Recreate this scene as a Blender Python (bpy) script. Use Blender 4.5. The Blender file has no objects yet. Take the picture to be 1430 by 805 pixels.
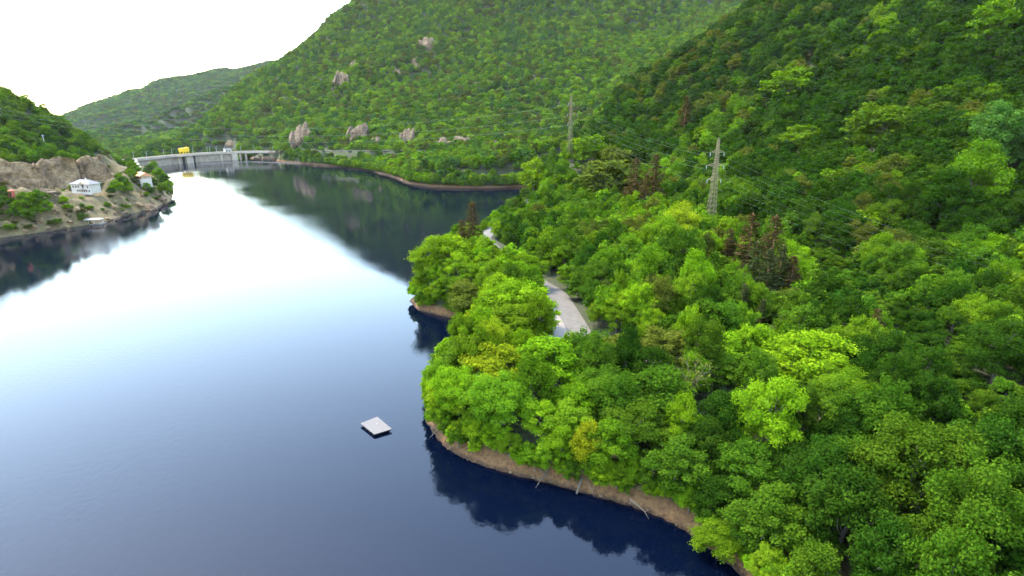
import bpy, bmesh, math, random
import numpy as np
from mathutils import Vector, Matrix

random.seed(7)
RNG = np.random.default_rng(11)
sc = bpy.context.scene
COL = sc.collection
R = math.radians

# ------------------------------------------------------------------ camera model (used to survey the place)
CAM_H, PITCH, F = 55.0, R(16.9), 794.0
CP, SP = math.cos(PITCH), math.sin(PITCH)

def P(px, py, t):
    u, v = (px - 715) / F, (py - 402.5) / F
    return (u * t, t * (CP - v * SP), CAM_H - t * (SP + v * CP))

def PZ(px, py, z=0.0):
    v = (py - 402.5) / F
    t = (CAM_H - z) / (SP + v * CP)
    return P(px, py, t)

def project(x, y, z):
    """world -> photo pixel and depth along the axis (arrays)"""
    dz = CAM_H - z
    t = y * CP + dz * SP
    v = (dz * CP - y * SP) / t
    return 715 + F * x / t, 402.5 + F * v, t

# ------------------------------------------------------------------ numpy noise
def _hash(ix, iy, iz, seed):
    n = (ix.astype(np.int64) * 374761393 + iy.astype(np.int64) * 668265263 + iz.astype(np.int64) * 2147483647 // 7 + seed * 974634777) & 0x7fffffff
    n = (n ^ (n >> 13)) * 1274126177 & 0x7fffffff
    n = (n ^ (n >> 16)) & 0x7fffffff
    return n / 0x7fffffff

def vnoise(x, y, z=None, seed=0):
    x = np.asarray(x, float); y = np.asarray(y, float)
    z = np.zeros_like(x) if z is None else np.asarray(z, float)
    ix, iy, iz = np.floor(x), np.floor(y), np.floor(z)
    fx, fy, fz = x - ix, y - iy, z - iz
    fx, fy, fz = [f * f * (3 - 2 * f) for f in (fx, fy, fz)]
    out = 0
    for a in (0, 1):
        for b in (0, 1):
            for c in (0, 1):
                w = (fx if a else 1 - fx) * (fy if b else 1 - fy) * (fz if c else 1 - fz)
                out = out + w * _hash(ix + a, iy + b, iz + c, seed)
    return out * 2 - 1

def fbm(x, y, z=None, seed=0, octv=4):
    s, a = 0, 1.0
    tot = 0
    for o in range(octv):
        k = 2.03 ** o
        s = s + a * vnoise(x * k, y * k, None if z is None else z * k, seed + o)
        tot += a; a *= .5
    return s / tot

# ------------------------------------------------------------------ shoreline, roads, terrain survey points
SHORE = [(20, -300), (24, -50), (25, 0), (27, 25), (30, 45)]
SHORE += [PZ(*p)[:2] for p in ((1040, 805), (1005, 776), (975, 752), (940, 730), (900, 713), (860, 700), (830, 692), (795, 682), (760, 673), (725, 665), (700, 657), (668, 648), (640, 636), (622, 624), (612, 612))]
SHORE += [(-16, 95), (-17.5, 104), (-16, 113), (-12.5, 121)] + [PZ(*p)[:2] for p in ((652, 490), (655, 470), (648, 456), (636, 446), (612, 440), (585, 434))]
SHORE += [(-31.5, 167), (-30, 180), (-27, 200), (-21, 225), (-14, 255), (-7, 285), (1, 320), (10, 360), (22, 400), (38, 430), (40, 448), (20, 458)]
SHORE += [PZ(*p)[:2] for p in ((712, 262.5), (680, 263.5), (640, 263.5), (605, 262), (575, 258), (555, 250), (540, 245), (515, 239.5), (490, 236), (460, 232.5), (430, 229.5), (400, 227), (385, 224), (372, 222))]
SHORE += [(-318, 775), (-345, 775), (-372, 752), (-402, 695), (-408, 612), (-385, 585), (-335, 540), (-297, 500)]
SHORE += [PZ(*p)[:2] for p in ((242, 263), (241, 272), (238, 281), (215, 291), (190, 297.5), (165, 305), (140, 312), (118, 316), (100, 318), (75, 323), (50, 326.5), (25, 330), (0, 333))]
SHORE += [(-250, 200), (-225, 120), (-200, 0), (-190, -300)]
SHORE = np.array(SHORE, float)

def seg_dist(x, y, pts, closed=False, zs=None):
    """distance to a polyline (and the interpolated value zs at the nearest point)"""
    n = len(pts); best = np.full(x.shape, 1e9); val = np.zeros(x.shape)
    for i in range(n if closed else n - 1):
        a, b = pts[i], pts[(i + 1) % n]
        d = b - a; L = d @ d
        s = np.clip(((x - a[0]) * d[0] + (y - a[1]) * d[1]) / max(L, 1e-9), 0, 1)
        q = np.hypot(x - a[0] - s * d[0], y - a[1] - s * d[1])
        m = q < best
        best = np.where(m, q, best)
        if zs is not None:
            val = np.where(m, zs[i] * (1 - s) + zs[(i + 1) % n] * s, val)
    return (best, val) if zs is not None else best

def in_poly(x, y, pts):
    c = np.zeros(x.shape, bool); n = len(pts)
    for i in range(n):
        x1, y1 = pts[i]; x2, y2 = pts[(i + 1) % n]
        if y1 == y2: continue
        m = ((y1 > y) != (y2 > y)) & (x < (x2 - x1) * (y - y1) / (y2 - y1) + x1)
        c ^= m
    return c

def water_sd(x, y):
    """signed distance: > 0 on land, < 0 in the lake"""
    d = seg_dist(x, y, SHORE, True)
    return np.where(in_poly(x, y, SHORE), -d, d)

def smooth_poly(pts, n=6):
    pts = [np.array(p, float) for p in pts]; out = []
    for i in range(len(pts) - 1):
        p0 = pts[max(i - 1, 0)]; p1 = pts[i]; p2 = pts[i + 1]; p3 = pts[min(i + 2, len(pts) - 1)]
        for k in range(n):
            s = k / n
            out.append(.5 * ((2 * p1) + (p2 - p0) * s + (2 * p0 - 5 * p1 + 4 * p2 - p3) * s * s + (3 * p1 - p0 - 3 * p2 + p3) * s ** 3))
    out.append(pts[-1])
    return np.array(out)

ZR = 8.0
ROAD1 = [(75, -60, 9), (73, 0, 8.5), (68, 45, 8), (58, 74, 8), (42, 92, 8)]
ROAD1 += [PZ(x, y, ZR) for x, y in ((850, 492), (815, 470), (801, 449), (788, 427), (775, 409), (745, 390), (712, 367), (694, 353), (683, 340), (677, 331))]
ROAD1 += [(-4, 255, 8.2), (7, 300, 9), (20, 350, 10), (42, 400, 11), (62, 445, 12), (60, 500, 15), (10, 575, 18), (-90, 625, 19), (-190, 660, 17), (-265, 712, 14), (-312, 748, 11.2)]
ROAD1 = smooth_poly(ROAD1)
ROAD2 = [(-330, 120, 12), (-310, 230, 11.5)] + [PZ(x, y, 11) for x, y in ((0, 278), (60, 274), (100, 270), (145, 266), (180, 258), (193, 243), (190, 230), (186, 222.5))]
ROAD2 = smooth_poly(ROAD2)

HOUSE = P(121.5, 276, 314)
CTRL = []
def cpt(px, py, t, c=0.0, dz=0.0):
    x, y, z = P(px, py, t); CTRL.append((x, y, z - c + dz))
# near shore, peninsula, gully
for a in ((1000, 560, 86, 11), (1150, 560, 84, 12), (1050, 480, 106, 10), (1200, 650, 73, 11), (1350, 700, 62, 12), (1430, 805, 50, 12), (1150, 805, 57, 9),
          (850, 400, 138, 8), (930, 300, 172, 12), (930, 400, 118, 10), (1000, 400, 116, 11), (1060, 300, 185, 10), (1150, 350, 167, 5), (1300, 450, 114, 4),
          (1430, 560, 85, 4), (1250, 560, 86, 9), (1350, 600, 78, 9), (1060, 390, 140, 10),
          (760, 215, 320, 12), (700, 280, 285, 10), (800, 195, 322, 13), (870, 235, 300, 12), (740, 300, 245, 9), (800, 300, 215, 11), (700, 345, 205, 3), (960, 260, 215, 12), (1000, 250, 255, 8),
          (950, 200, 300, 11), (880, 300, 190, 11)):
    cpt(*a)
# right-hand hill
for a in ((1430, 300, 150, 12), (1430, 150, 190, 12), (1430, 20, 240, 12), (1200, 200, 230, 12), (1200, 50, 300, 12), (1000, 150, 330, 12), (1100, 300, 190, 10), (900, 170, 360, 12),
          (830, 145, 415, 12), (860, 120, 410, 12), (900, 97, 405, 12), (960, 62, 405, 12), (1040, 8, 415, 12), (1120, -50, 420, 12), (1300, -80, 380, 12), (1430, -100, 320, 12), (1430, 420, 118, 12), (1300, 330, 160, 12), (1600, 200, 190, 12), (1600, 500, 100, 12), (1600, -50, 260, 12)):
    cpt(*a)
for a in ((830, 145, 500, 50), (900, 97, 500, 60), (960, 62, 520, 60), (1040, 8, 540, 60), (1150, -50, 560, 60)):
    cpt(*a)
# left bank
for a in ((0, 218, 331), (60, 222, 340), (110, 226, 351), (170, 224, 374), (30, 260, 318), (120, 258, 342)):
    cpt(*a)
for a in ((0, 105, 420, 8), (50, 131, 430, 8), (97, 166, 445, 8), (150, 196, 475, 8), (183, 221, 530, 6), (0, 170, 372, 8), (80, 190, 392, 8), (150, 214, 412, 7), (-150, 60, 420, 8), (-150, 200, 340, 6)):
    cpt(*a)
for a in ((0, 105, 570, 45), (50, 131, 590, 45), (97, 165, 620, 45), (150, 195, 650, 40), (175, 205, 640, 40)):
    cpt(*a)
CTRL += [(-262, 470, 5), (-290, 430, 12), (-275, 400, 10), (-330, 540, 8)]
# headland and mountain
for a in ((600, 217, 480, 12), (700, 217, 475, 12), (640, 206, 600, 5), (540, 213, 600, 9), (450, 211, 655, 4), (400, 213, 700, 3), (380, 213, 725, 3),
          (420, 180, 705, 9), (600, 172, 695, 9), (750, 182, 660, 9), (600, 100, 850, 10), (600, 0, 1050, 10), (750, 100, 810, 10), (750, 0, 1000, 10), (900, 50, 950, 10), (1000, 0, 1050, 10),
          (500, 100, 870, 10), (505, 4, 1090, 10), (470, 28, 1110, 10), (440, 47, 1120, 10), (400, 77, 1130, 10), (362, 92, 1120, 10), (400, 130, 920, 10), (330, 122, 1040, 10), (305, 150, 960, 10), (297, 185, 840, 10), (330, 185, 830, 9),
          (600, -110, 1250, 10), (800, -110, 1200, 10), (1000, -110, 1250, 10), (1300, -100, 1200, 10)):
    cpt(*a)
for a in ((505, 4, 1400, 110), (440, 47, 1400, 110), (400, 77, 1400, 100), (362, 92, 1350, 90), (310, 150, 1250, 60)):
    cpt(*a)
# ridges beyond the dam
for a in ((330, 119, 1600, 10), (290, 127, 1560, 10), (240, 146, 1500, 10), (200, 168, 1420, 10), (172, 190, 1340, 10), (260, 195, 1050, 10), (215, 204, 960, 10), (240, 180, 1250, 10),
          (85, 163, 2300, 10), (100, 157, 2320, 10), (130, 143, 2340, 10), (160, 132, 2360, 10), (200, 121, 2380, 10), (250, 108, 2420, 10), (300, 97, 2460, 10), (360, 89, 2500, 10), (430, 75, 2550, 10),
          (50, 190, 2300, 10), (0, 200, 2300, 10)):
    cpt(*a)
for a in ((330, 119, 1850, 110), (240, 146, 1750, 90), (180, 180, 1650, 70), (100, 158, 3000, 150), (250, 108, 3000, 190), (400, 80, 3000, 200)):
    cpt(*a)
CTRL += [(-470, 680, -35), (-480, 800, -40), (-430, 850, -38), (-620, 1050, -45), (-900, 1500, -60)]
# out of the picture
CTRL += [(150, 60, 34), (210, 0, 50), (60, 0, 6), (100, -100, 12), (60, -250, 15), (300, 100, 95), (450, 300, 160), (-330, 210, 55), (-300, 50, 50), (-280, -200, 50), (-450, 300, 110), (-500, 0, 110), (600, 700, 200), (1200, 1200, 330), (1200, 300, 250), (-1200, 600, 120)]
CTRL = np.array(CTRL)
_d = np.hypot(CTRL[:, None, 0] - CTRL[None, :, 0], CTRL[:, None, 1] - CTRL[None, :, 1])
_n = len(CTRL)
_A = np.zeros((_n + 3, _n + 3)); _A[:_n, :_n] = _d - np.eye(_n) * 3.0
_A[:_n, _n] = 1; _A[:_n, _n + 1:] = CTRL[:, :2] / 1000; _A[_n:, :_n] = _A[:_n, _n:].T
_w = np.linalg.solve(_A, np.concatenate([CTRL[:, 2], np.zeros(3)]))

def ground(x, y, detail=True):
    x = np.asarray(x, float); y = np.asarray(y, float); shp = x.shape
    x = x.ravel(); y = y.ravel(); h = np.empty(x.shape)
    for i in range(0, len(x), 40000):
        s = slice(i, i + 40000)
        r = np.hypot(x[s, None] - CTRL[None, :, 0], y[s, None] - CTRL[None, :, 1])
        h[s] = r @ _w[:_n] + _w[_n] + x[s] / 1000 * _w[_n + 1] + y[s] / 1000 * _w[_n + 2]
    far = np.clip((np.hypot(x, y) - 350) / 600, 0, 1)
    h = h + fbm(x / 90, y / 90, seed=3) * (1.0 + 16 * far) + fbm(x / 300 , y / 300, seed=31) * 18 * far
    sd = water_sd(x, y)
    dam_side = (x < -340) & (y > 600) & (sd > 0) & (x - (-402) < (y - 612) * .47)
    left = (x < -200) & (y < 560) & (y > 150)
    slope = np.where(left, .95, 1.05)
    cap = .1 + slope * np.clip(sd, 0, 1e4) + .25 * fbm(x / 3.0, y / 3.0, seed=5)
    flo = np.minimum(.15 * sd, 2.5) + .1
    land = np.maximum(np.minimum(h, cap + np.clip(sd - 25, 0, 1e9) * 2), flo)
    land = np.where(dam_side | ((y > 800) & (sd > 0)), h, land)
    wat = -np.minimum(.5 * (-sd), 16) - .05 + .15 * fbm(x / 3.0, y / 3.0, seed=5)
    z = np.where(sd > 0, land, wat)
    if detail:
        # craggy rock above and below the left-hand road
        m = left & (sd > 0)
        cr = np.abs(fbm(x / 9, y / 9, z / 14, seed=8)) + .5 * np.abs(fbm(x / 3.5, y / 3.5, z / 5, seed=9))
        z = z + np.where(m, (cr - .25) * np.clip(sd / 6, 0, 1) * 4.2, 0)
        crag = 12.0 * np.abs(fbm(x / 15, y / 15, z / 22, seed=18)) + 6.0 * np.abs(fbm(x / 5.5, y / 5.5, z / 7, seed=19)) + 1.3 * fbm(x / 2.4, y / 2.4, seed=20)
        hs = np.clip((np.hypot(x - HOUSE[0], y - HOUSE[1]) - 10) / 9, 0, 1)
        z = z + np.where(m, (crag - 3.6 - 4.0 * (1 - hs)) * np.clip(sd / 9, 0, 1) * (.25 + .75 * hs), 0)
        z = z + np.where((sd > 1) & ~left, fbm(x / 7, y / 7, seed=12) * .35, 0)
    m = left & (sd > 12)
    if m.any():
        d, rz = seg_dist(x[m], y[m], ROAD2[:, :2], zs=ROAD2[:, 2])
        dl = water_sd(x[m], y[m]); lake = seg_dist(x[m] + 0, y[m], SHORE, True)
        # uphill side: further from the lake than the road is
        i_ = np.array([np.argmin(np.hypot(ROAD2[:, 0] - a, ROAD2[:, 1] - b)) for a, b in zip(x[m], y[m])])
        tg = np.gradient(ROAD2[:, :2], axis=0)[i_]; up = (tg[:, 0] * (y[m] - ROAD2[i_, 1]) - tg[:, 1] * (x[m] - ROAD2[i_, 0])) > 0
        z[m] = np.where(up & (d < 40), np.minimum(z[m], rz + np.clip(d - 10.5, 0, 99) * 2.2), z[m])
    for rd, hw in ((ROAD1, 4.0), (ROAD2, 3.8)):
        near = (x > rd[:, 0].min() - 30) & (x < rd[:, 0].max() + 30) & (y > rd[:, 1].min() - 30) & (y < rd[:, 1].max() + 30)
        if near.any():
            d, rz = seg_dist(x[near], y[near], rd[:, :2], zs=rd[:, 2])
            k = np.clip((d - hw) / 5.0, 0, 1); k = k * k * (3 - 2 * k)
            zz = z[near]
            z[near] = np.where(sd[near] > 1.2, (rz - .12) * (1 - k) + zz * k, zz)
    return z.reshape(shp)

def gz(x, y):
    return float(ground(np.array([x]), np.array([y]))[0])

# ------------------------------------------------------------------ materials
def mat(name):
    m = bpy.data.materials.new(name); m.use_nodes = True
    nt = m.node_tree; b = nt.nodes['Principled BSDF']
    return m, nt, b

def N(nt, typ, **kw):
    n = nt.nodes.new(typ)
    for k, v in kw.items():
        if k in n.inputs.keys() if isinstance(k, str) else False: n.inputs[k].default_value = v
        else: setattr(n, k, v)
    return n

def plain(name, col, rough=.7, metal=0, var=.25, scale=1.5):
    """one colour broken up by soft procedural wear"""
    m, nt, b = mat(name)
    tc = N(nt, 'ShaderNodeTexCoord')
    nz = N(nt, 'ShaderNodeTexNoise', Scale=scale, Detail=6.0, Roughness=.65)
    nt.links.new(tc.outputs['Object'], nz.inputs['Vector'])
    rp = N(nt, 'ShaderNodeValToRGB')
    rp.color_ramp.elements[0].position = .3; rp.color_ramp.elements[1].position = .7
    rp.color_ramp.elements[0].color = [c * (1 - var) for c in col] + [1]
    rp.color_ramp.elements[1].color = [min(1, c * (1 + var * .6)) for c in col] + [1]
    nt.links.new(nz.outputs['Fac'], rp.inputs['Fac']); nt.links.new(rp.outputs['Color'], b.inputs['Base Color'])
    b.inputs['Roughness'].default_value = rough; b.inputs['Metallic'].default_value = metal
    return m

def leaf_material(name, instanced):
    m, nt, b = mat(name); L = nt.links
    if instanced:
        src = N(nt, 'ShaderNodeAttribute', attribute_type='INSTANCER', attribute_name='tint').outputs['Color']
    else:
        src = N(nt, 'ShaderNodeObjectInfo').outputs['Color']
    lv = N(nt, 'ShaderNodeAttribute', attribute_type='GEOMETRY', attribute_name='lv')
    hsv = N(nt, 'ShaderNodeHueSaturation')
    mp = N(nt, 'ShaderNodeMapRange'); mp.inputs['To Min'].default_value = .55; mp.inputs['To Max'].default_value = 1.5
    mh = N(nt, 'ShaderNodeMapRange'); mh.inputs['To Min'].default_value = .515; mh.inputs['To Max'].default_value = .48
    L.new(lv.outputs['Fac'], mp.inputs['Value']); L.new(lv.outputs['Fac'], mh.inputs['Value'])
    L.new(mp.outputs['Result'], hsv.inputs['Value']); L.new(mh.outputs['Result'], hsv.inputs['Hue'])
    L.new(src, hsv.inputs['Color'])
    L.new(hsv.outputs['Color'], b.inputs['Base Color'])
    b.inputs['Roughness'].default_value = .55
    b.inputs['Specular IOR Level'].default_value = .0
    tr = N(nt, 'ShaderNodeBsdfTranslucent')
    tint = N(nt, 'ShaderNodeMix', data_type='RGBA', blend_type='MULTIPLY'); tint.inputs[0].default_value = 1
    L.new(hsv.outputs['Color'], tint.inputs[6]); tint.inputs[7].default_value = (1.5, 1.35, .5, 1)
    L.new(tint.outputs[2], tr.inputs['Color'])
    mx = N(nt, 'ShaderNodeMixShader'); mx.inputs[0].default_value = .26
    L.new(b.outputs[0], mx.inputs[1]); L.new(tr.outputs[0], mx.inputs[2])
    L.new(mx.outputs[0], nt.nodes['Material Output'].inputs['Surface'])
    return m

M = {}
M['leaf'] = leaf_material('leaf', False)
M['leaf_far'] = leaf_material('leaf_far', True)
M['bark'] = plain('bark', (.14, .11, .085), .9, scale=3)
M['pale_bark'] = plain('pale_bark', (.14, .11, .075), .85, scale=3)
M['red_bark'] = plain('red_bark', (.30, .13, .06), .9, scale=3)
M['wood'] = plain('weathered_wood', (.15, .128, .112), .8, scale=4)
M['dark_wood'] = plain('dark_wood', (.02, .018, .016), .8)
M['steel'] = plain('galvanised_steel', (.25, .185, .105), .55, .3, scale=.6)
M['wire'] = plain('wire', (.35, .36, .28), .4, .4)
M['glass'] = plain('window_glass', (.03, .035, .04), .12)
M['white'] = plain('white_render', (.56, .47, .375), .8, var=.1)
M['slate'] = plain('grey_roof', (.15, .14, .145), .7)
M['orange_roof'] = plain('orange_roof', (.62, .27, .12), .8)
M['timber'] = plain('timber', (.45, .33, .2), .8)
M['concrete'] = plain('concrete', (.34, .255, .175), .9, var=.35, scale=.25)
M['pale_concrete'] = plain('pale_concrete', (.46, .36, .26), .9, var=.25, scale=.3)
M['yellow'] = plain('yellow_paint', (.85, .52, .01), .5, var=.1)
M['red'] = plain('red_paint', (.45, .09, .05), .7)
M['float'] = plain('float_plastic', (.015, .015, .018), .6)
M['lamp'] = plain('lamp_metal', (.6, .6, .6), .5, .2)

def rock_material(name, ca, cb, cc):
    m, nt, b = mat(name); L = nt.links
    g = N(nt, 'ShaderNodeNewGeometry')
    n1 = N(nt, 'ShaderNodeTexNoise', Scale=.12, Detail=8.0, Roughness=.7); L.new(g.outputs['Position'], n1.inputs['Vector'])
    r = N(nt, 'ShaderNodeValToRGB'); e = r.color_ramp.elements
    e[0].position = .3; e[0].color = ca; e[1].position = .72; e[1].color = cc
    k = e.new(.48); k.color = cb
    L.new(n1.outputs['Fac'], r.inputs['Fac'])
    n2 = N(nt, 'ShaderNodeTexVoronoi', Scale=.35, feature='DISTANCE_TO_EDGE'); 
    wv = N(nt, 'ShaderNodeTexNoise', Scale=.5, Detail=5.0); L.new(g.outputs['Position'], wv.inputs['Vector'])
    mv = N(nt, 'ShaderNodeVectorMath', operation='MULTIPLY_ADD'); mv.inputs[1].default_value = (5, 5, 5)
    L.new(wv.outputs['Color'], mv.inputs[0]); L.new(g.outputs['Position'], mv.inputs[2]); L.new(mv.outputs[0], n2.inputs['Vector'])
    cr = N(nt, 'ShaderNodeMapRange'); cr.inputs['From Max'].default_value = .12; cr.inputs['To Min'].default_value = .45
    L.new(n2.outputs['Distance'], cr.inputs['Value'])
    mu = N(nt, 'ShaderNodeMix', data_type='RGBA', blend_type='MULTIPLY'); mu.inputs[0].default_value = 1
    L.new(r.outputs['Color'], mu.inputs[6]); L.new(cr.outputs['Result'], mu.inputs[7])
    L.new(mu.outputs[2], b.inputs['Base Color']); b.inputs['Roughness'].default_value = .95
    bp = N(nt, 'ShaderNodeBump', Strength=.9, Distance=.8); L.new(n1.outputs['Fac'], bp.inputs['Height']); L.new(bp.outputs[0], b.inputs['Normal'])
    return m
M['rock'] = rock_material('rock', (.05, .038, .03, 1), (.16, .10, .052, 1), (.29, .19, .10, 1))
M['ochre_rock'] = rock_material('ochre_rock', (.06, .036, .02, 1), (.21, .13, .06, 1), (.36, .245, .12, 1))

def ground_material():
    m, nt, b = mat('ground'); L = nt.links
    g = N(nt, 'ShaderNodeNewGeometry')
    at = N(nt, 'ShaderNodeAttribute', attribute_name='rock')
    sx = N(nt, 'ShaderNodeSeparateXYZ'); L.new(g.outputs['Position'], sx.inputs[0])
    n1 = N(nt, 'ShaderNodeTexNoise', Scale=.35, Detail=8.0, Roughness=.7); L.new(g.outputs['Position'], n1.inputs['Vector'])
    n2 = N(nt, 'ShaderNodeTexNoise', Scale=1.6, Detail=6.0, Roughness=.7); L.new(g.outputs['Position'], n2.inputs['Vector'])
    # forest floor
    r1 = N(nt, 'ShaderNodeValToRGB'); e = r1.color_ramp.elements
    e[0].position = .35; e[0].color = (.035, .03, .014, 1); e[1].position = .65; e[1].color = (.06, .075, .02, 1)
    L.new(n2.outputs['Fac'], r1.inputs['Fac'])
    # bare bank
    r2 = N(nt, 'ShaderNodeValToRGB'); e = r2.color_ramp.elements
    e[0].position = .3; e[0].color = (.085, .037, .012, 1); e[1].position = .74; e[1].color = (.26, .135, .048, 1)
    L.new(n2.outputs['Fac'], r2.inputs['Fac'])
    # rock and dry grass
    r3 = N(nt, 'ShaderNodeValToRGB'); e = r3.color_ramp.elements
    e[0].position = .28; e[0].color = (.035, .028, .02, 1); e[1].position = .72; e[1].color = (.24, .155, .075, 1)
    k = e.new(.42); k.color = (.13, .08, .035, 1)
    k = e.new(.5); k.color = (.10, .085, .022, 1)
    k = e.new(.6); k.color = (.15, .10, .04, 1)
    n3 = N(nt, 'ShaderNodeMath', operation='MULTIPLY_ADD'); n3.inputs[1].default_value = .8; sb3 = N(nt, 'ShaderNodeMath', operation='SUBTRACT'); sb3.inputs[1].default_value = .4
    L.new(n2.outputs['Fac'], n3.inputs[0]); L.new(n1.outputs['Fac'], sb3.inputs[0]); L.new(sb3.outputs[0], n3.inputs[2]); L.new(n3.outputs[0], r3.inputs['Fac'])
    # height mask for the draw-down bank
    ad = N(nt, 'ShaderNodeMath', operation='MULTIPLY_ADD'); ad.inputs[1].default_value = -2.2; L.new(n1.outputs['Fac'], ad.inputs[0]); L.new(sx.outputs['Z'], ad.inputs[2])
    mz = N(nt, 'ShaderNodeMapRange'); mz.inputs['From Min'].default_value = .5; mz.inputs['From Max'].default_value = 1.3; mz.inputs['To Min'].default_value = 1; mz.inputs['To Max'].default_value = 0
    L.new(ad.outputs[0], mz.inputs['Value'])
    a1 = N(nt, 'ShaderNodeMix', data_type='RGBA'); ba = N(nt, 'ShaderNodeAttribute', attribute_name='bank'); bm_ = N(nt, 'ShaderNodeMath', operation='MULTIPLY'); L.new(mz.outputs['Result'], bm_.inputs[0]); L.new(ba.outputs['Fac'], bm_.inputs[1]); L.new(bm_.outputs[0], a1.inputs[0]); L.new(r1.outputs['Color'], a1.inputs[6]); L.new(r2.outputs['Color'], a1.inputs[7])
    a2 = N(nt, 'ShaderNodeMix', data_type='RGBA'); L.new(at.outputs['Fac'], a2.inputs[0]); L.new(a1.outputs[2], a2.inputs[6]); L.new(r3.outputs['Color'], a2.inputs[7])
    # wet dark line at the water
    wz = N(nt, 'ShaderNodeMapRange'); wz.inputs['From Min'].default_value = .1; wz.inputs['From Max'].default_value = .55; wz.inputs['To Min'].default_value = .3
    wn = N(nt, 'ShaderNodeMath', operation='MULTIPLY_ADD'); wn.inputs[1].default_value = .6; L.new(n2.outputs['Fac'], wn.inputs[0])
    sb = N(nt, 'ShaderNodeMath', operation='SUBTRACT'); sb.inputs[1].default_value = .3; L.new(sx.outputs['Z'], sb.inputs[0]); L.new(sb.outputs[0], wn.inputs[2])
    L.new(wn.outputs[0], wz.inputs['Value'])
    mu = N(nt, 'ShaderNodeMix', data_type='RGBA', blend_type='MULTIPLY'); mu.inputs[0].default_value = 1; L.new(a2.outputs[2], mu.inputs[6]); L.new(wz.outputs['Result'], mu.inputs[7])
    L.new(mu.outputs[2], b.inputs['Base Color']); b.inputs['Roughness'].default_value = .95
    bp = N(nt, 'ShaderNodeBump', Strength=.8, Distance=.5); L.new(n2.outputs['Fac'], bp.inputs['Height']); L.new(bp.outputs[0], b.inputs['Normal'])
    return m
M['ground'] = ground_material()

def water_material():
    m, nt, b = mat('lake_water'); L = nt.links
    b.inputs['Base Color'].default_value = (.0006, .0020, .0080, 1)
    b.inputs['Roughness'].default_value = .035; b.inputs['IOR'].default_value = 1.333
    g = N(nt, 'ShaderNodeNewGeometry')
    mp = N(nt, 'ShaderNodeMapping'); mp.inputs['Scale'].default_value = (1, .8, 1); mp.inputs['Rotation'].default_value = (0, 0, .4)
    L.new(g.outputs['Position'], mp.inputs['Vector'])
    n1 = N(nt, 'ShaderNodeTexNoise', Scale=1.1, Detail=3.0, Roughness=.6); L.new(mp.outputs[0], n1.inputs['Vector'])
    n2 = N(nt, 'ShaderNodeTexNoise', Scale=.012, Detail=3.0); L.new(mp.outputs[0], n2.inputs['Vector'])
    r = N(nt, 'ShaderNodeMapRange'); r.inputs['From Min'].default_value = .42; r.inputs['From Max'].default_value = .6; r.inputs['To Min'].default_value = .007; r.inputs['To Max'].default_value = .04
    L.new(n2.outputs['Fac'], r.inputs['Value'])
    bp = N(nt, 'ShaderNodeBump', Strength=1.0); L.new(r.outputs['Result'], bp.inputs['Distance']); L.new(n1.outputs['Fac'], bp.inputs['Height'])
    L.new(bp.outputs[0], b.inputs['Normal'])
    return m
M['water'] = water_material()

def road_material(name, c1, c2, scale):
    m, nt, b = mat(name); L = nt.links
    g = N(nt, 'ShaderNodeNewGeometry')
    n1 = N(nt, 'ShaderNodeTexNoise', Scale=scale, Detail=8.0, Roughness=.75); L.new(g.outputs['Position'], n1.inputs['Vector'])
    r = N(nt, 'ShaderNodeValToRGB'); e = r.color_ramp.elements
    e[0].position = .3; e[0].color = (*c1, 1); e[1].position = .7; e[1].color = (*c2, 1)
    L.new(n1.outputs['Fac'], r.inputs['Fac']); L.new(r.outputs['Color'], b.inputs['Base Color']); b.inputs['Roughness'].default_value = .9
    return m
M['asphalt'] = road_material('old_asphalt', (.105, .088, .07), (.165, .142, .115), .6)
M['gravel'] = road_material('pale_gravel', (.19, .155, .12), (.33, .28, .23), .8)

# ------------------------------------------------------------------ object helpers
def tag(o, label=None, cat=None, group=None, kind=None):
    if label: o['label'] = label
    if cat: o['category'] = cat
    if group: o['group'] = group
    if kind: o['kind'] = kind
    return o

def empty(name, loc, rz=0, **kw):
    o = bpy.data.objects.new(name, None); COL.objects.link(o)
    o.location = loc; o.rotation_euler = (0, 0, rz); o.empty_display_size = .5
    return tag(o, **kw)

def mesh_from(name, V, Fc, material, smooth=False):
    me = bpy.data.meshes.new(name); me.from_pydata([tuple(v) for v in V], [], Fc); me.update()
    if material: me.materials.append(material)
    if smooth: me.polygons.foreach_set('use_smooth', [True] * len(me.polygons))
    return me

def link(name, me, parent=None, **kw):
    o = bpy.data.objects.new(name, me); COL.objects.link(o)
    if parent: o.parent = parent
    return tag(o, **kw)

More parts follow.
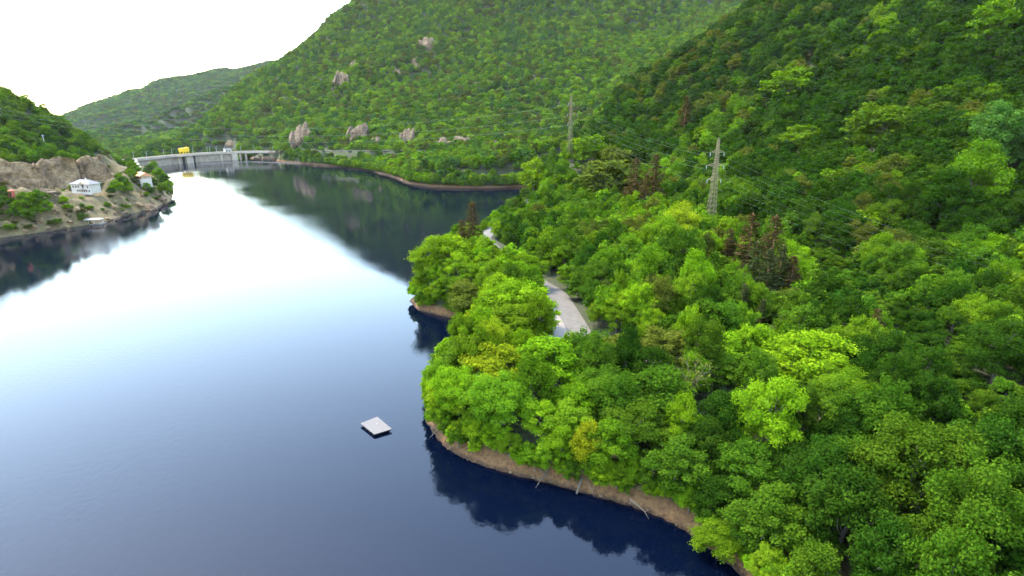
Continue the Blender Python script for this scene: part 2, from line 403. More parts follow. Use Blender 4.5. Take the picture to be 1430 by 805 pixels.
class MB:
    """collects boxes, bars and prisms into one mesh"""
    def __init__(s): s.V = []; s.F = []
    def add(s, V, Fc):
        k = len(s.V); s.V += [tuple(v) for v in V]; s.F += [tuple(i + k for i in f) for f in Fc]
    def box(s, x0, x1, y0, y1, z0, z1):
        s.add([(x0, y0, z0), (x1, y0, z0), (x1, y1, z0), (x0, y1, z0), (x0, y0, z1), (x1, y0, z1), (x1, y1, z1), (x0, y1, z1)],
              [(0, 3, 2, 1), (4, 5, 6, 7), (0, 1, 5, 4), (1, 2, 6, 5), (2, 3, 7, 6), (3, 0, 4, 7)])
    def bar(s, a, b, r, r2=None, n=4):
        a, b = Vector(a), Vector(b); d = (b - a)
        if d.length < 1e-6: return
        d.normalize(); u = d.orthogonal().normalized(); w = d.cross(u); r2 = r if r2 is None else r2
        V = []
        for q, rr in ((a, r), (b, r2)):
            for i in range(n):
                t = 2 * math.pi * (i + .5) / n; V.append(q + u * (math.cos(t) * rr) + w * (math.sin(t) * rr))
        s.add(V, [(i, (i + 1) % n, n + (i + 1) % n, n + i) for i in range(n)] + [tuple(range(n - 1, -1, -1)), tuple(range(n, 2 * n))])
    def tube(s, pts, r, n=5):
        """r: radius or list of radii; continuous tube"""
        pts = [Vector(p) for p in pts]; rs = r if isinstance(r, (list, tuple)) else [r] * len(pts)
        V = []; u = None
        for i, p in enumerate(pts):
            d = (pts[min(i + 1, len(pts) - 1)] - pts[max(i - 1, 0)]).normalized()
            u = d.orthogonal().normalized() if u is None else (u - d * u.dot(d)).normalized()
            w = d.cross(u)
            V += [p + u * (math.cos(2 * math.pi * k / n) * rs[i]) + w * (math.sin(2 * math.pi * k / n) * rs[i]) for k in range(n)]
        Fc = []
        for i in range(len(pts) - 1):
            for k in range(n):
                Fc.append((i * n + k, i * n + (k + 1) % n, (i + 1) * n + (k + 1) % n, (i + 1) * n + k))
        Fc += [tuple(range(n - 1, -1, -1)), tuple(range((len(pts) - 1) * n, len(pts) * n))]
        s.add(V, Fc)
    def build(s, name, material, parent=None, smooth=False, **kw):
        return link(name, mesh_from(name, s.V, s.F, material, smooth), parent, **kw)

# ------------------------------------------------------------------ terrain sheet
def spans(*a):
    out = []
    for x0, x1, st in a:
        n = max(1, round((x1 - x0) / st)); out += list(np.linspace(x0, x1, n, endpoint=False))
    return np.array(out + [a[-1][1]])
gx = spans((-2400, -1000, 60), (-1000, -450, 20), (-450, -290, 6), (-290, -190, 1.6), (-190, -40, 6), (-40, 110, 1.3), (110, 250, 3), (250, 600, 10), (600, 2000, 50))
gy = spans((-300, 20, 16), (20, 215, 1.3), (215, 250, 2), (250, 470, 1.9), (470, 770, 5), (770, 1300, 14), (1300, 3400, 35))
X, Y = np.meshgrid(gx, gy)
Z = ground(X, Y)
nx, ny = len(gx), len(gy)
V = np.stack([X.ravel(), Y.ravel(), Z.ravel()], 1)
idx = np.arange(nx * ny).reshape(ny, nx)
Q = np.stack([idx[:-1, :-1], idx[:-1, 1:], idx[1:, 1:], idx[1:, :-1]], -1).reshape(-1, 4)
def np_mesh(name, V, Q, material, smooth=False, attr=None):
    me = bpy.data.meshes.new(name); k = Q.shape[1]
    me.vertices.add(len(V)); me.vertices.foreach_set('co', V.astype(np.float32).ravel())
    me.loops.add(Q.size); me.loops.foreach_set('vertex_index', Q.astype(np.int32).ravel())
    me.polygons.add(len(Q)); me.polygons.foreach_set('loop_start', np.arange(0, Q.size, k, dtype=np.int32))
    me.polygons.foreach_set('loop_total', np.full(len(Q), k, np.int32))
    if smooth: me.polygons.foreach_set('use_smooth', np.ones(len(Q), bool))
    me.update(calc_edges=True)
    for nm, (dom, arr) in (attr or {}).items():
        a = me.attributes.new(nm, 'FLOAT', dom); a.data.foreach_set('value', arr.astype(np.float32).ravel())
    me.materials.append(material)
    return me
sdv = water_sd(X, Y)
def rockmask(x, y):
    sd = water_sd(x, y)
    d2 = seg_dist(x, y, ROAD2[:, :2])
    uphill = np.clip(1 - np.abs(d2 - 10) / 16, 0, 1)
    m = (x < -200) & (y > 150) & (y < 540)
    return np.where(m, np.clip(np.where(sd < 40, np.clip(uphill * 2.5 + np.clip(1.6 - sd / 30, 0, 1), 0, 1), uphill * 2), 0, 1), 0)
rk = rockmask(X, Y)
terrain = link('ground', np_mesh('ground', V, Q, M['ground'], True, {'rock': ('POINT', rk), 'bank': ('POINT', np.clip(1.6 - np.abs(sdv) / 9, 0, 1))}), kind='structure')

# lake
wp = [(-700, -300), (500, -300), (500, 600), (0, 700), (-300, 790), (-345, 775), (-372, 750), (-402, 695), (-405, 612), (-500, 500), (-700, 300)]
link('water', mesh_from('water', [(x, y, 0) for x, y in wp], [tuple(range(len(wp)))], M['water']), kind='structure')

# roads
def ribbon(name, path, w, dz, material, a=0, b=None, **kw):
    p = path[a:b]; V = []
    for i in range(len(p)):
        d = p[min(i + 1, len(p) - 1)] - p[max(i - 1, 0)]; d = d[:2] / np.linalg.norm(d[:2]); n = np.array([-d[1], d[0]])
        for s in (-1, -.33, .33, 1):
            V.append((p[i][0] + n[0] * w * s, p[i][1] + n[1] * w * s, p[i][2] + dz + .05 * (1 - s * s)))
    Fc = [(i * 4 + k, i * 4 + k + 1, i * 4 + k + 5, i * 4 + k + 4) for i in range(len(p) - 1) for k in range(3)]
    return link(name, mesh_from(name, V, Fc, material), **kw)
ribbon('road', ROAD1, 2.7, .02, M['asphalt'], kind='structure')
ribbon('road', ROAD2, 2.6, .02, M['gravel'], kind='structure')
gp = [PZ(x, y, 7.96) for x, y in ((774, 410), (764, 428), (764, 450), (762, 478), (778, 494), (812, 492), (832, 478), (815, 450), (798, 428), (784, 408))]
link('gravel_verge', mesh_from('gravel_verge', [(x, y, 7.955) for x, y, z in gp], [tuple(range(len(gp)))], M['gravel']), kind='structure')

# ------------------------------------------------------------------ tree prototypes
def leaf_quads(C, Nn, size, rng, asp=.62):
    """rhombic leaf sprays at C with normals Nn"""
    n = len(C)
    t = rng.normal(size=(n, 3)); t -= (t * Nn).sum(1, keepdims=True) * Nn; t /= np.linalg.norm(t, axis=1, keepdims=True) + 1e-9
    b = np.cross(Nn, t); s = size * rng.uniform(.65, 1.35, (n, 1))
    V = np.stack([C - t * s, C + b * s * asp, C + t * s, C - b * s * asp], 1).reshape(-1, 3)
    Qd = np.arange(4 * n).reshape(n, 4)
    return V, Qd

def unit(v): return v / (np.linalg.norm(v, axis=1, keepdims=True) + 1e-9)

def crown_points(rng, kind, nl, H=13.0, R0=4.6):
    cz, sv = .535 * H, .465 * H
    lobes = {'dome': 95, 'oval': 88, 'open': 60, 'bush': 50}[kind]
    C = []; Rr = []
    i = 0
    while len(C) < lobes:
        d = unit(rng.normal(size=(1, 3)))[0]
        if d[2] < -.75 or (d[2] < 0 and rng.random() < .35): continue
        f = rng.uniform(.55, .86) if rng.random() < .8 else rng.uniform(.2, .55)
        prof = 1.0
        if kind == 'oval': prof = 1.0 - .35 * max(d[2], 0)
        if kind == 'open': f *= rng.uniform(.75, 1.18)
        wob = 1 + .22 * math.sin(3 * math.atan2(d[1], d[0]) + rng.uniform(0, .5)) * (1 - abs(d[2]))
        c = np.array([d[0] * R0 * f * prof * wob, d[1] * R0 * f * prof * wob, cz + d[2] * sv * f])
        r = R0 * rng.uniform(.14, .28) * (1.0 if kind != 'open' else .9)
        C.append(c); Rr.append(r)
    C = np.array(C); Rr = np.array(Rr)
    w = Rr ** 2; w /= w.sum()
    li = rng.choice(len(C), nl, p=w)
    d = unit(rng.normal(size=(nl, 3))); d[:, 2] = np.where(d[:, 2] < -.3, -d[:, 2] * .8, d[:, 2]); d = unit(d)
    rad = Rr[li, None] * (1.0 - np.abs(rng.normal(0, .16, (nl, 1))) + rng.uniform(0, .12, (nl, 1)))
    pos = C[li] + d * rad * np.array([1.02, 1.02, .88])
    # ragged sprays
    pos += unit(pos - np.array([0, 0, cz * .8])) * (rng.random((nl, 1)) ** 4) * .9
    nrm = unit(d * .55 + np.array([0, 0, .33]) + rng.normal(0, .42, (nl, 3)))
    lv = np.clip(rng.random(nl) * .6 + .4 * rng.random(len(C))[li], 0, 1)
    return pos, nrm, lv, C

def make_crown(name, kind, nl, size, seed, material):
    rng = np.random.default_rng(seed)
    pos, nrm, lv, C = crown_points(rng, kind, nl)
    V, Qd = leaf_quads(pos, nrm, size, rng)
    me = np_mesh(name, V, Qd, material, False, {'lv': ('FACE', lv)})
    return me, C

def limb_pts(a, b, rng, n=4, wob=.35):
    a, b = np.array(a, float), np.array(b, float)
    return [tuple(a + (b - a) * (k / n) + (rng.normal(0, wob, 3) * (0 if k in (0, n) else 1)) + np.array([0, 0, .5 * math.sin(math.pi * k / n)])) for k in range(n + 1)]

def make_trunk(name, C, seed, material, H=13.0, limbs=9, r=.24):
    rng = np.random.default_rng(seed); b = MB()
    top = (rng.normal(0, .4), rng.normal(0, .4), .78 * H)
    tp = [(0, 0, -1.2), (0, 0, 0)] + [(top[0] * k / 5 + rng.normal(0, .08), top[1] * k / 5 + rng.normal(0, .08), top[2] * k / 5) for k in range(1, 6)]
    b.tube(tp, [r * 1.5, r * 1.25, r, r * .85, r * .65, r * .45, r * .2], 7)
    for i in rng.choice(len(C), min(limbs, len(C)), replace=False):
        z0 = rng.uniform(.25, .6) * H; k = z0 / top[2]
        pts = limb_pts((top[0] * k, top[1] * k, z0), C[i], rng)
        b.tube(pts, [r * .42, r * .34, r * .24, r * .16, r * .06], 5)
    return mesh_from(name, b.V, b.F, material, True)

NEAR_KINDS = ['dome', 'dome', 'dome', 'oval', 'oval', 'open', 'open', 'bush']
NEAR, MID, FINE, TRK = [], [], [], []
for i, k in enumerate(NEAR_KINDS):
    me, C = make_crown('crown', k, 17000 if k != 'open' else 12500, .18, 100 + i, M['leaf'])
    NEAR.append(me); TRK.append(make_trunk('trunk', C, 200 + i, M['bark']))
    FINE.append(make_crown('crown', k, 34000, .125, 100 + i, M['leaf'])[0] if k in ('dome', 'open') and i not in (1, 5) else NEAR[-1])
    MID.append(make_crown('crown', k, 4200, .36, 100 + i, M['leaf'])[0])

# prototypes for the massed forest (not placed themselves)
fcol = bpy.data.collections.new('forest_kinds')
FOREST = []
for i, k in enumerate(('dome', 'oval', 'open', 'bush')):
    FOREST.append(make_crown('forest_%02d' % len(FOREST), k, 4200, .36, 300 + i, M['leaf_far'])[0])
for i, k in enumerate(('dome', 'oval', 'open', 'dome')):
    FOREST.append(make_crown('forest_%02d' % len(FOREST), k, 620, .85, 320 + i, M['leaf_far'])[0])
for i, k in enumerate(('dome', 'oval')):
    FOREST.append(make_crown('forest_%02d' % len(FOREST), k, 240, 1.35, 340 + i, M['leaf_far'])[0])
for i, me in enumerate(FOREST):
    o = bpy.data.objects.new('forest_%02d' % i, me); fcol.objects.link(o)

TONES = {'lime': (.125, .225, .006), 'yellow green': (.175, .225, .007), 'fresh green': (.088, .165, .006), 'mid green': (.052, .108, .006),
         'dark green': (.022, .056, .004), 'olive green': (.072, .092, .010), 'cool green': (.044, .105, .015), 'dull brown green': (.06, .065, .015)}

# ------------------------------------------------------------------ where the trees stand
trees = []   # dict: x y z r H tone proto hero
# hand-surveyed crowns: photo x, y of crown centre, crown radius in photo px, depth, tone, kind index
HERO = [(1016, 522, 32, 101, 'mid green', 1), (738, 374, 26, 160, 'fresh green', 1), (716, 356, 20, 168, 'lime', 0), (1040, 510, 26, 104, 'dark green', 3), (1080, 565, 52, 84, 'lime', 0), (1132, 508, 56, 99, 'lime', 1), (1172, 562, 46, 92, 'fresh green', 2), (1005, 492, 40, 107, 'lime', 1), (872, 479, 15, 119, 'yellow green', 7), (948, 462, 22, 118, 'fresh green', 0),
        (722, 430, 44, 131, 'lime', 0), (690, 455, 36, 130, 'fresh green', 2), (716, 490, 42, 121, 'fresh green', 1), (690, 540, 48, 103, 'yellow green', 3), (762, 535, 50, 106, 'lime', 4), (645, 570, 40, 101, 'lime', 2),
        (622, 552, 30, 104, 'lime', 5), (652, 520, 36, 112, 'mid green', 1), (802, 592, 36, 98, 'lime', 3), (845, 560, 46, 98, 'mid green', 2), (885, 612, 50, 89, 'mid green', 0), (795, 632, 34, 94, 'fresh green', 1),
        (702, 612, 46, 97, 'fresh green', 2), (752, 632, 32, 95, 'lime', 7), (650, 612, 28, 101, 'fresh green', 7), (950, 648, 44, 81, 'mid green', 1), (918, 556, 56, 93, 'mid green', 4), (862, 520, 40, 108, 'olive green', 6),
        (930, 500, 46, 106, 'olive green', 5), (1040, 655, 46, 79, 'mid green', 0), (1104, 634, 34, 80, 'dark green', 2), (1082, 724, 52, 71, 'mid green', 1), (1004, 752, 32, 73, 'fresh green', 3), (1182, 700, 58, 67, 'dark green', 0),
        (1290, 640, 78, 71, 'mid green', 2), (1372, 690, 74, 61, 'mid green', 6), (1250, 772, 50, 58, 'dark green', 0), (1330, 775, 56, 54, 'mid green', 2), (1140, 785, 42, 62, 'mid green', 4), (1010, 580, 40, 88, 'dark green', 4),
        (618, 382, 38, 176, 'lime', 0), (596, 402, 24, 173, 'fresh green', 2), (650, 362, 28, 184, 'fresh green', 3), (634, 346, 26, 190, 'lime', 1), (662, 425, 36, 150, 'olive green', 1), (650, 450, 24, 148, 'mid green', 7), (626, 415, 24, 164, 'fresh green', 2),
        (695, 402, 32, 152, 'mid green', 0), (722, 385, 28, 153, 'lime', 4), (668, 395, 26, 163, 'fresh green', 5), (955, 303, 26, 172, 'yellow green', 0), (925, 320, 28, 165, 'fresh green', 1), (860, 225, 26, 305, 'olive green', 0), (845, 270, 40, 275, 'olive green', 2), (825, 205, 22, 318, 'fresh green', 1), (745, 235, 18, 318, 'lime', 0),
        (1405, 175, 40, 178, 'cool green', 0), (1370, 230, 40, 168, 'fresh green', 3), (1330, 260, 34, 165, 'dark green', 1), (1100, 120, 30, 300, 'fresh green', 0), (1230, 180, 44, 225, 'mid green', 2), (1120, 205, 30, 255, 'fresh green', 1), (1390, 20, 26, 245, 'fresh green', 1), (1415, 640, 40, 72, 'dark green', 2), (1400, 480, 45, 98, 'dark green', 0), (980, 370, 26, 128, 'lime', 3), (905, 360, 26, 138, 'fresh green', 3), (960, 345, 30, 150, 'mid green', 0)]
for px, py, rp, t, tone, k in HERO:
    x, y, zc = P(px, py, t); g = gz(x, y); r = rp / F * t
    H = max(zc - g + .85 * r, 1.7 * r)
    trees.append(dict(x=x, y=y, z=g, r=r, H=H, tone=tone, k=k, hero=True))

def road_clear(x, y):
    return np.minimum(seg_dist(x, y, ROAD1[:, :2]), seg_dist(x, y, ROAD2[:, :2]))

# clearings: photo pixel, depth, radius (m) kept free of trees: rock outcrops and things that stand among them
CLEAR = []
def clear(px, py, t, r):
    x, y, z = P(px, py, t); CLEAR.append((x, y, r)); return x, y

OUT = [(420, 196, 668, 15, 12), (497, 195, 655, 15, 13), (527, 201, 640, 10, 6), (568, 197, 645, 9, 11), (618, 204, 628, 16, 7), (650, 202, 622, 16, 6), (690, 204, 612, 12, 5), (735, 203, 600, 16, 4),
       (597, 63, 940, 18, 16), (580, 92, 890, 9, 14), (478, 116, 862, 13, 20), (497, 92, 905, 10, 12), (519, 82, 925, 8, 11), (557, 103, 870, 10, 10), (615, 142, 775, 9, 8), (322, 203, 800, 20, 7), (665, 118, 820, 8, 6), (703, 132, 800, 7, 7), (465, 62, 1000, 6, 9), (534, 172, 720, 4, 9)]
def ray_ground(px_, py_, t0=200, t1=700):
    ts = np.linspace(t0, t1, 700); q = np.array([P(px_, py_, t) for t in ts]); h_ = np.where(q[:, 2] < ground(q[:, 0], q[:, 1]))[0]
    j = h_[0] if len(h_) else -1
    return q[j], ts[j]
ROCKPOS = []
for px, py, t, w, h in OUT:
    # nearest depth along the view where the ground is met
    ts = np.linspace(t * .75, t * 1.35, 160)
    pts = np.array([P(px, py + h * .3 * F / t, q) for q in ts])
    gzv = ground(pts[:, 0], pts[:, 1]) + 2
    hit = np.where(pts[:, 2] < gzv)[0]
    j = hit[0] if len(hit) else int(np.argmin(np.abs(pts[:, 2] - gzv)))
    ROCKPOS.append((pts[j, 0], pts[j, 1], ts[j], gzv[j] - 2))
    CLEAR.append((pts[j, 0], pts[j, 1], w * .5))
    if len(ROCKPOS) > 8: CLEAR.append((pts[j, 0] * .98, pts[j, 1] * .98, w * .38))

PYL = [P(1000, 300, 200), P(798, 196, 322)]
for p in PYL: CLEAR.append((p[0], p[1], 3.5)); CLEAR.append((p[0] * .97, p[1] * .97, 2.5))
CLEAR += [(*P(121, 270, 326)[:2], 13), (*P(121, 275, 318)[:2], 12), (*P(200, 250, 400)[:2], 9), (*P(200, 252, 390)[:2], 8)]
# conifer stands and single special trees: photo x, y of the crown middle, height m, depth, sort
CONI = [(887, 255, 12, 232, 'brown'), (914, 250, 13, 232, 'brown'), (902, 268, 9, 226, 'brown'),
        (1018, 350, 9, 160, 'brown'), (1046, 345, 13, 152, 'brown'), (1078, 350, 13, 148, 'brown'), (1052, 385, 13, 140, 'dark'), (1070, 395, 13, 137, 'dark'), (1088, 390, 13, 139, 'dark'), (1104, 398, 11, 138, 'brown'), (1036, 440, 12, 124, 'dark'), (1062, 452, 9, 121, 'dark'), (1090, 470, 8, 117, 'dark'), (988, 435, 8, 128, 'dark'),
        (957, 162, 14, 322, 'brown'), (660, 318, 13, 198, 'brown'), (645, 335, 10, 194, 'brown'), (1215, 495, 11, 112, 'brown')]
for px, py, h, t, s in CONI: 
    x, y, z = P(px, py, t); CLEAR.append((x, y, 2.6)); CLEAR.append((x * .965, y * .965, 2.4)); CLEAR.append((x * .93, y * .93, 1.8))
BARE = P(968, 530, 97); CLEAR.append((BARE[0], BARE[1], 3.0)); CLEAR.append((BARE[0] * .96, BARE[1] * .96, 3.5)); CLEAR.append((BARE[0] * .92, BARE[1] * .92, 3.2)); 
for p in (PZ(778, 440, 8), PZ(776, 470, 8), PZ(800, 480, 8), PZ(815, 470, 8)): CLEAR.append((p[0], p[1], 3.2)); CLEAR.append((p[0] * .955, p[1] * .955, 3.0)); CLEAR.append((p[0] * .915, p[1] * .915, 2.4))
for p in (P(683, 338, 200), P(690, 352, 188)): CLEAR.append((p[0], p[1], 6))
CLEAR = np.array(CLEAR)

def gap_mask(x, y):
    return np.where((x > 0) & (y < 330), 1.0, 1.0)

CORR = np.array([PYL[0][:2], P(1150, 360, 165)[:2], P(1300, 455, 113)[:2], P(1430, 560, 85)[:2], (95, 20), (105, -60)])
CORR2 = np.array([PYL[1][:2], PYL[0][:2]])
def scatter(x0, x1, y0, y1, step, seed):
    rng = np.random.default_rng(seed)
    xs, ys = np.meshgrid(np.arange(float(x0), x1, step), np.arange(float(y0), y1, step * .88))
    xs[1::2] += step * .5
    xs = (xs + rng.uniform(-.36, .36, xs.shape) * step).ravel(); ys = (ys + rng.uniform(-.36, .36, ys.shape) * step).ravel()
    px, py, t = project(xs, ys, np.full(xs.shape, 20.0))
    m = (t > 25) & (np.abs((px - 715) / F) < 1.08)
    return xs[m], ys[m]

def fill(x0, x1, y0, y1, step, seed, rad, skip=None):
    xs, ys = scatter(x0, x1, y0, y1, step, seed)
    sd = water_sd(xs, ys); rc = road_clear(xs, ys)
    m = (sd > 1.9) & (rc > np.where((xs > 30) & (ys < 105), 3.3, 4.3))
    if skip is not None: m &= ~skip(xs, ys)
    m &= ~((xs < -330) & (ys > 590) & (ys < 790) & (xs < -340 + (ys - 740) * .2))     # dam and its foot
    for cx, cy, r in CLEAR: m &= np.hypot(xs - cx, ys - cy) > r
    for q in trees:
        if q['hero'] and y0 < q['y'] < y1: m &= np.hypot(xs - q['x'], ys - q['y']) > q['r'] * .72 + rad * .35
    xs, ys, sd = xs[m], ys[m], sd[m]
    return xs, ys, ground(xs, ys), sd, rc[m]

rng = np.random.default_rng(5)
LEFT = lambda x, y: (x < -200) & (y < 600)
xs, ys, zs, sd, rc = fill(-45, 330, 20, 345, 4.7, 1, 2.9)
cor = np.minimum(seg_dist(xs, ys, CORR), seg_dist(xs, ys, CORR2) + 3)
tn = fbm(xs / 22, ys / 22, seed=44) + rng.normal(0, .22, len(xs))
for i in range(len(xs)):
    x, y = xs[i], ys[i]
    px, py, t = project(x, y, zs[i] + 8)
    if cor[i] < 11:
        H, r, k = rng.uniform(4, 7), rng.uniform(2.0, 3.2), 7
        tone = rng.choice(['fresh green', 'fresh green', 'mid green', 'mid green'] if x < 75 else ['mid green', 'dark green', 'mid green', 'dark green'])
        if cor[i] > 8: H *= 1.3
    else:
        H, r, k = rng.uniform(9.5, 14), rng.uniform(2.9, 4.7), int(rng.integers(0, 7))
        onhill = (px > 830 and t > 150 and cor[i] >= 11 and (x > 95 or (t > 300 and px > 830)))
        if onhill:
            tone = ('dark green' if tn[i] < .2 else 'mid green' if tn[i] < .42 else 'olive green' if tn[i] < .5 else 'fresh green'); H *= 1.12; r *= 1.38
            if rng.random() < .45: continue
        elif sd[i] < 14 and t < 130 and px < 860:
            tone = rng.choice(['lime', 'fresh green', 'fresh green', 'yellow green'])
        elif t < 105 and px > 980:
            tone = 'dark green' if tn[i] < .22 else 'mid green'
        elif t > 130 and px < 700:
            tone = rng.choice(['lime', 'fresh green', 'lime', 'mid green'])
        else:
            tone = 'dark green' if tn[i] < -.25 else 'mid green' if tn[i] < .1 else 'fresh green' if tn[i] < .32 else rng.choice(['olive green', 'fresh green', 'lime'])
    if sd[i] < 6: H *= .66; r *= .78
    if rc[i] < 8 and cor[i] > 9 and not (x > 30 and y < 105): H *= .7; r *= .8
    trees.append(dict(x=x, y=y, z=zs[i], r=r, H=H, tone=str(tone), k=k, hero=False))
# low fringe leaning over the bank of the near shore
FR = SHORE[3:62]
for i in range(len(FR) - 1):
    a_, b_ = FR[i], FR[i + 1]; d_ = (b_ - a_); L_ = np.linalg.norm(d_); n_ = np.array([d_[1], -d_[0]]) / L_
    for k in range(max(1, int(L_ / .62))):
        s_ = rng.random(); o_ = rng.uniform(.6, 2.7); p_ = a_ + d_ * s_ + n_ * o_
        sdp = float(water_sd(p_[:1], p_[1:])[0])
        if sdp < .45 or any(np.hypot(p_[0] - c_[0], p_[1] - c_[1]) < c_[2] for c_ in CLEAR): continue
        if rng.random() < .12: continue
        r_ = rng.uniform(1.1, 2.3) * (1 if p_[1] < 300 else 1.9)
        if p_[1] > 300 and (rng.random() < .5 or p_[0] < -285): continue
        trees.append(dict(x=p_[0], y=p_[1], z=gz(*p_), r=r_, H=r_ * rng.uniform(1.7, 2.6), tone=str(rng.choice(['fresh green', 'lime', 'fresh green', 'mid green'])), k=7, hero=False))
def fill_far(x0, x1, y0, y1, step, seed, palette, Hs, rs, skip=None, fac=1.0):
    xs, ys, zs, sd, rc = fill(x0, x1, y0, y1, step, seed, 3, skip)
    tn = fbm(xs / 60, ys / 60, seed=seed + 9) * .8 + rng.normal(0, .35, len(xs))
    for i in range(len(xs)):
        q = min(len(palette) - 1, max(0, int((tn[i] + .6) / 1.2 * len(palette))))
        trees.append(dict(x=xs[i], y=ys[i], z=zs[i], r=rng.uniform(*rs), H=rng.uniform(*Hs) * (.7 if sd[i] < 8 else 1), tone=palette[q], k=int(rng.integers(0, 7)), hero=False))
NEARSKIP = lambda x, y: (x > -45) & (x < 330) & (y < 345)
pal = ['dark green', 'cool green', 'mid green', 'mid green', 'fresh green', 'olive green']
HILLBACK = lambda x, y: (x > 45) & (y < 540)
pal2 = ['cool green', 'mid green', 'fresh green', 'mid green', 'olive green', 'fresh green', 'lime']
fill_far(-200, 460, 330, 700, 7.0, 21, pal2, (8, 12), (3.6, 5.2), lambda x, y: NEARSKIP(x, y) | HILLBACK(x, y))
fill_far(45, 460, 330, 545, 7.2, 27, ['dark green', 'dark green', 'mid green', 'dark green', 'olive green'], (11, 15), (4.2, 6.0), lambda x, y: NEARSKIP(x, y) | ~HILLBACK(x, y))
fill_far(330, 460, 100, 330, 8.0, 22, ['dark green', 'mid green'], (10, 14), (4, 5.4))
fill_far(-380, -200, 560, 700, 7.0, 26, pal, (6, 10), (2.8, 4.2), lambda x, y: (x < -335))
# left-hand hill (bare rock below its road and on the cliff above it)
def left_skip(x, y):
    return (rockmask(x, y) > .3) | (x > -205)
fill_far(-480, -205, 235, 600, 5.6, 23, ['dark green', 'mid green', 'mid green', 'fresh green', 'fresh green'], (6, 10), (2.8, 4.4), left_skip)
fill_far(-1250, 1000, 700, 1340, 9.2, 24, ['cool green', 'mid green', 'fresh green', 'fresh green', 'olive green', 'fresh green', 'lime', 'mid green'], (9, 13), (4.2, 6.2))
fill_far(-2300, 200, 1330, 3000, 15, 25, ['cool green', 'mid green', 'fresh green', 'cool green', 'olive green'], (9, 12), (7, 10))

# ------------------------------------------------------------------ which crowns show largest
ta = {k: np.array([q[k] for q in trees]) for k in ('x', 'y', 'z', 'r', 'H')}
px, py, tt = project(ta['x'], ta['y'], ta['z'] + .57 * ta['H'])
rx, ry = F * ta['r'] / tt / 4, F * .45 * ta['H'] / tt / 4
seen = np.zeros(len(trees), int); W, Hh = 358, 202
claimed = np.zeros((Hh, W), bool)
yy, xx = np.mgrid[0:Hh, 0:W]
for i in np.argsort(tt):
    if tt[i] > 460: break
    a, b = px[i] / 4, py[i] / 4
    x0, x1, y0, y1 = int(max(a - rx[i], 0)), int(min(a + rx[i] + 1, W)), int(max(b - ry[i], 0)), int(min(b + ry[i] + 1, Hh))
    if x1 <= x0 or y1 <= y0: continue
    m = ((xx[y0:y1, x0:x1] - a) / rx[i]) ** 2 + ((yy[y0:y1, x0:x1] - b) / ry[i]) ** 2 < 1
    m &= ~claimed[y0:y1, x0:x1]
    seen[i] = m.sum(); claimed[y0:y1, x0:x1] |= m
order = np.argsort(-seen)
single = set(int(i) for i in order[:296] if seen[i] > 0)

# ------------------------------------------------------------------ single trees
ORD = ['first', 'second', 'third', 'fourth', 'fifth', 'sixth', 'seventh', 'eighth', 'ninth', 'tenth', 'eleventh', 'twelfth', 'thirteenth', 'fourteenth', 'fifteenth', 'sixteenth', 'seventeenth', 'eighteenth', 'nineteenth', 'twentieth']
ORD += ['twenty-' + o for o in ORD[:9]] + ['thirtieth'] + ['thirty-' + o for o in ORD[:9]] + ['fortieth']
def zone(i):
    x, y, t, sx, sy = ta['x'][i], ta['y'][i], tt[i], px[i], py[i]
    s = float(water_sd(np.array([x]), np.array([y]))[0])
    c = float(seg_dist(np.array([x]), np.array([y]), CORR)[0])
    if sx < 760 and 126 < t < 230 and x < 14: return 'between the cove and the bending road'
    if c < 12 and t < 210: return 'in the low growth under the wires'
    if s < 9 and t < 130: return 'in the front row along the near shore'
    if t < 72: return 'in the lower right corner wood'
    if t < 112 and sx < 960: return 'on the near point below the road bend'
    if t < 125 and sx < 1215: return 'in the wood right of the near point'
    if t < 125: return 'in the gully at the right edge'
    if x > 95 and sy > 250: return 'low on the dark slope behind the wires'
    if x > 95 and sy > 120: return 'halfway up the dark right slope'
    if x > 95 or sy < 120: return 'high on the right slope'
    if t > 245 and sx < 900: return 'on the knoll below the farther pylon'
    if t > 245: return 'in the hollow between the two pylons'
    if sx < 860: return 'on the bank above the road'
    return 'on the ridge around the nearer pylon'
zones = {}
for i in single: zones.setdefault((zone(i), trees[i]['tone']), []).append(i)
rr = np.random.default_rng(77)
for (zn, tone), ids in sorted(zones.items()):
    ids.sort(key=lambda i: px[i])
    for n, i in enumerate(ids):
        q = trees[i]
        if len(ids) == 1: lab = 'only %s broadleaf tree %s' % (tone, zn)
        else: lab = '%s %s tree from the left %s' % (ORD[n], tone, zn)
        root = empty('broadleaf_tree', (q['x'], q['y'], q['z'] - .1), float(rr.uniform(0, 6.28)), label=lab, cat='tree', group='broadleaf trees ' + zn)
        sxy, sz = q['r'] / 4.6, q['H'] / 13
        root.scale = (sxy, sxy * rr.uniform(.92, 1.08), sz)
        root.rotation_euler = (rr.normal(0, .04), rr.normal(0, .04), rr.uniform(0, 6.28))
        cr = link('crown', (FINE if q['r'] > 4.9 and tt[i] < 100 else NEAR if tt[i] < 190 else MID)[q['k']], root)
        c = np.array(TONES[tone]) * rr.uniform(.82, 1.18) * np.array([rr.uniform(.88, 1.12), 1, 1])
        cr.color = (*c, 1)
        link('trunk', TRK[q['k']], root)

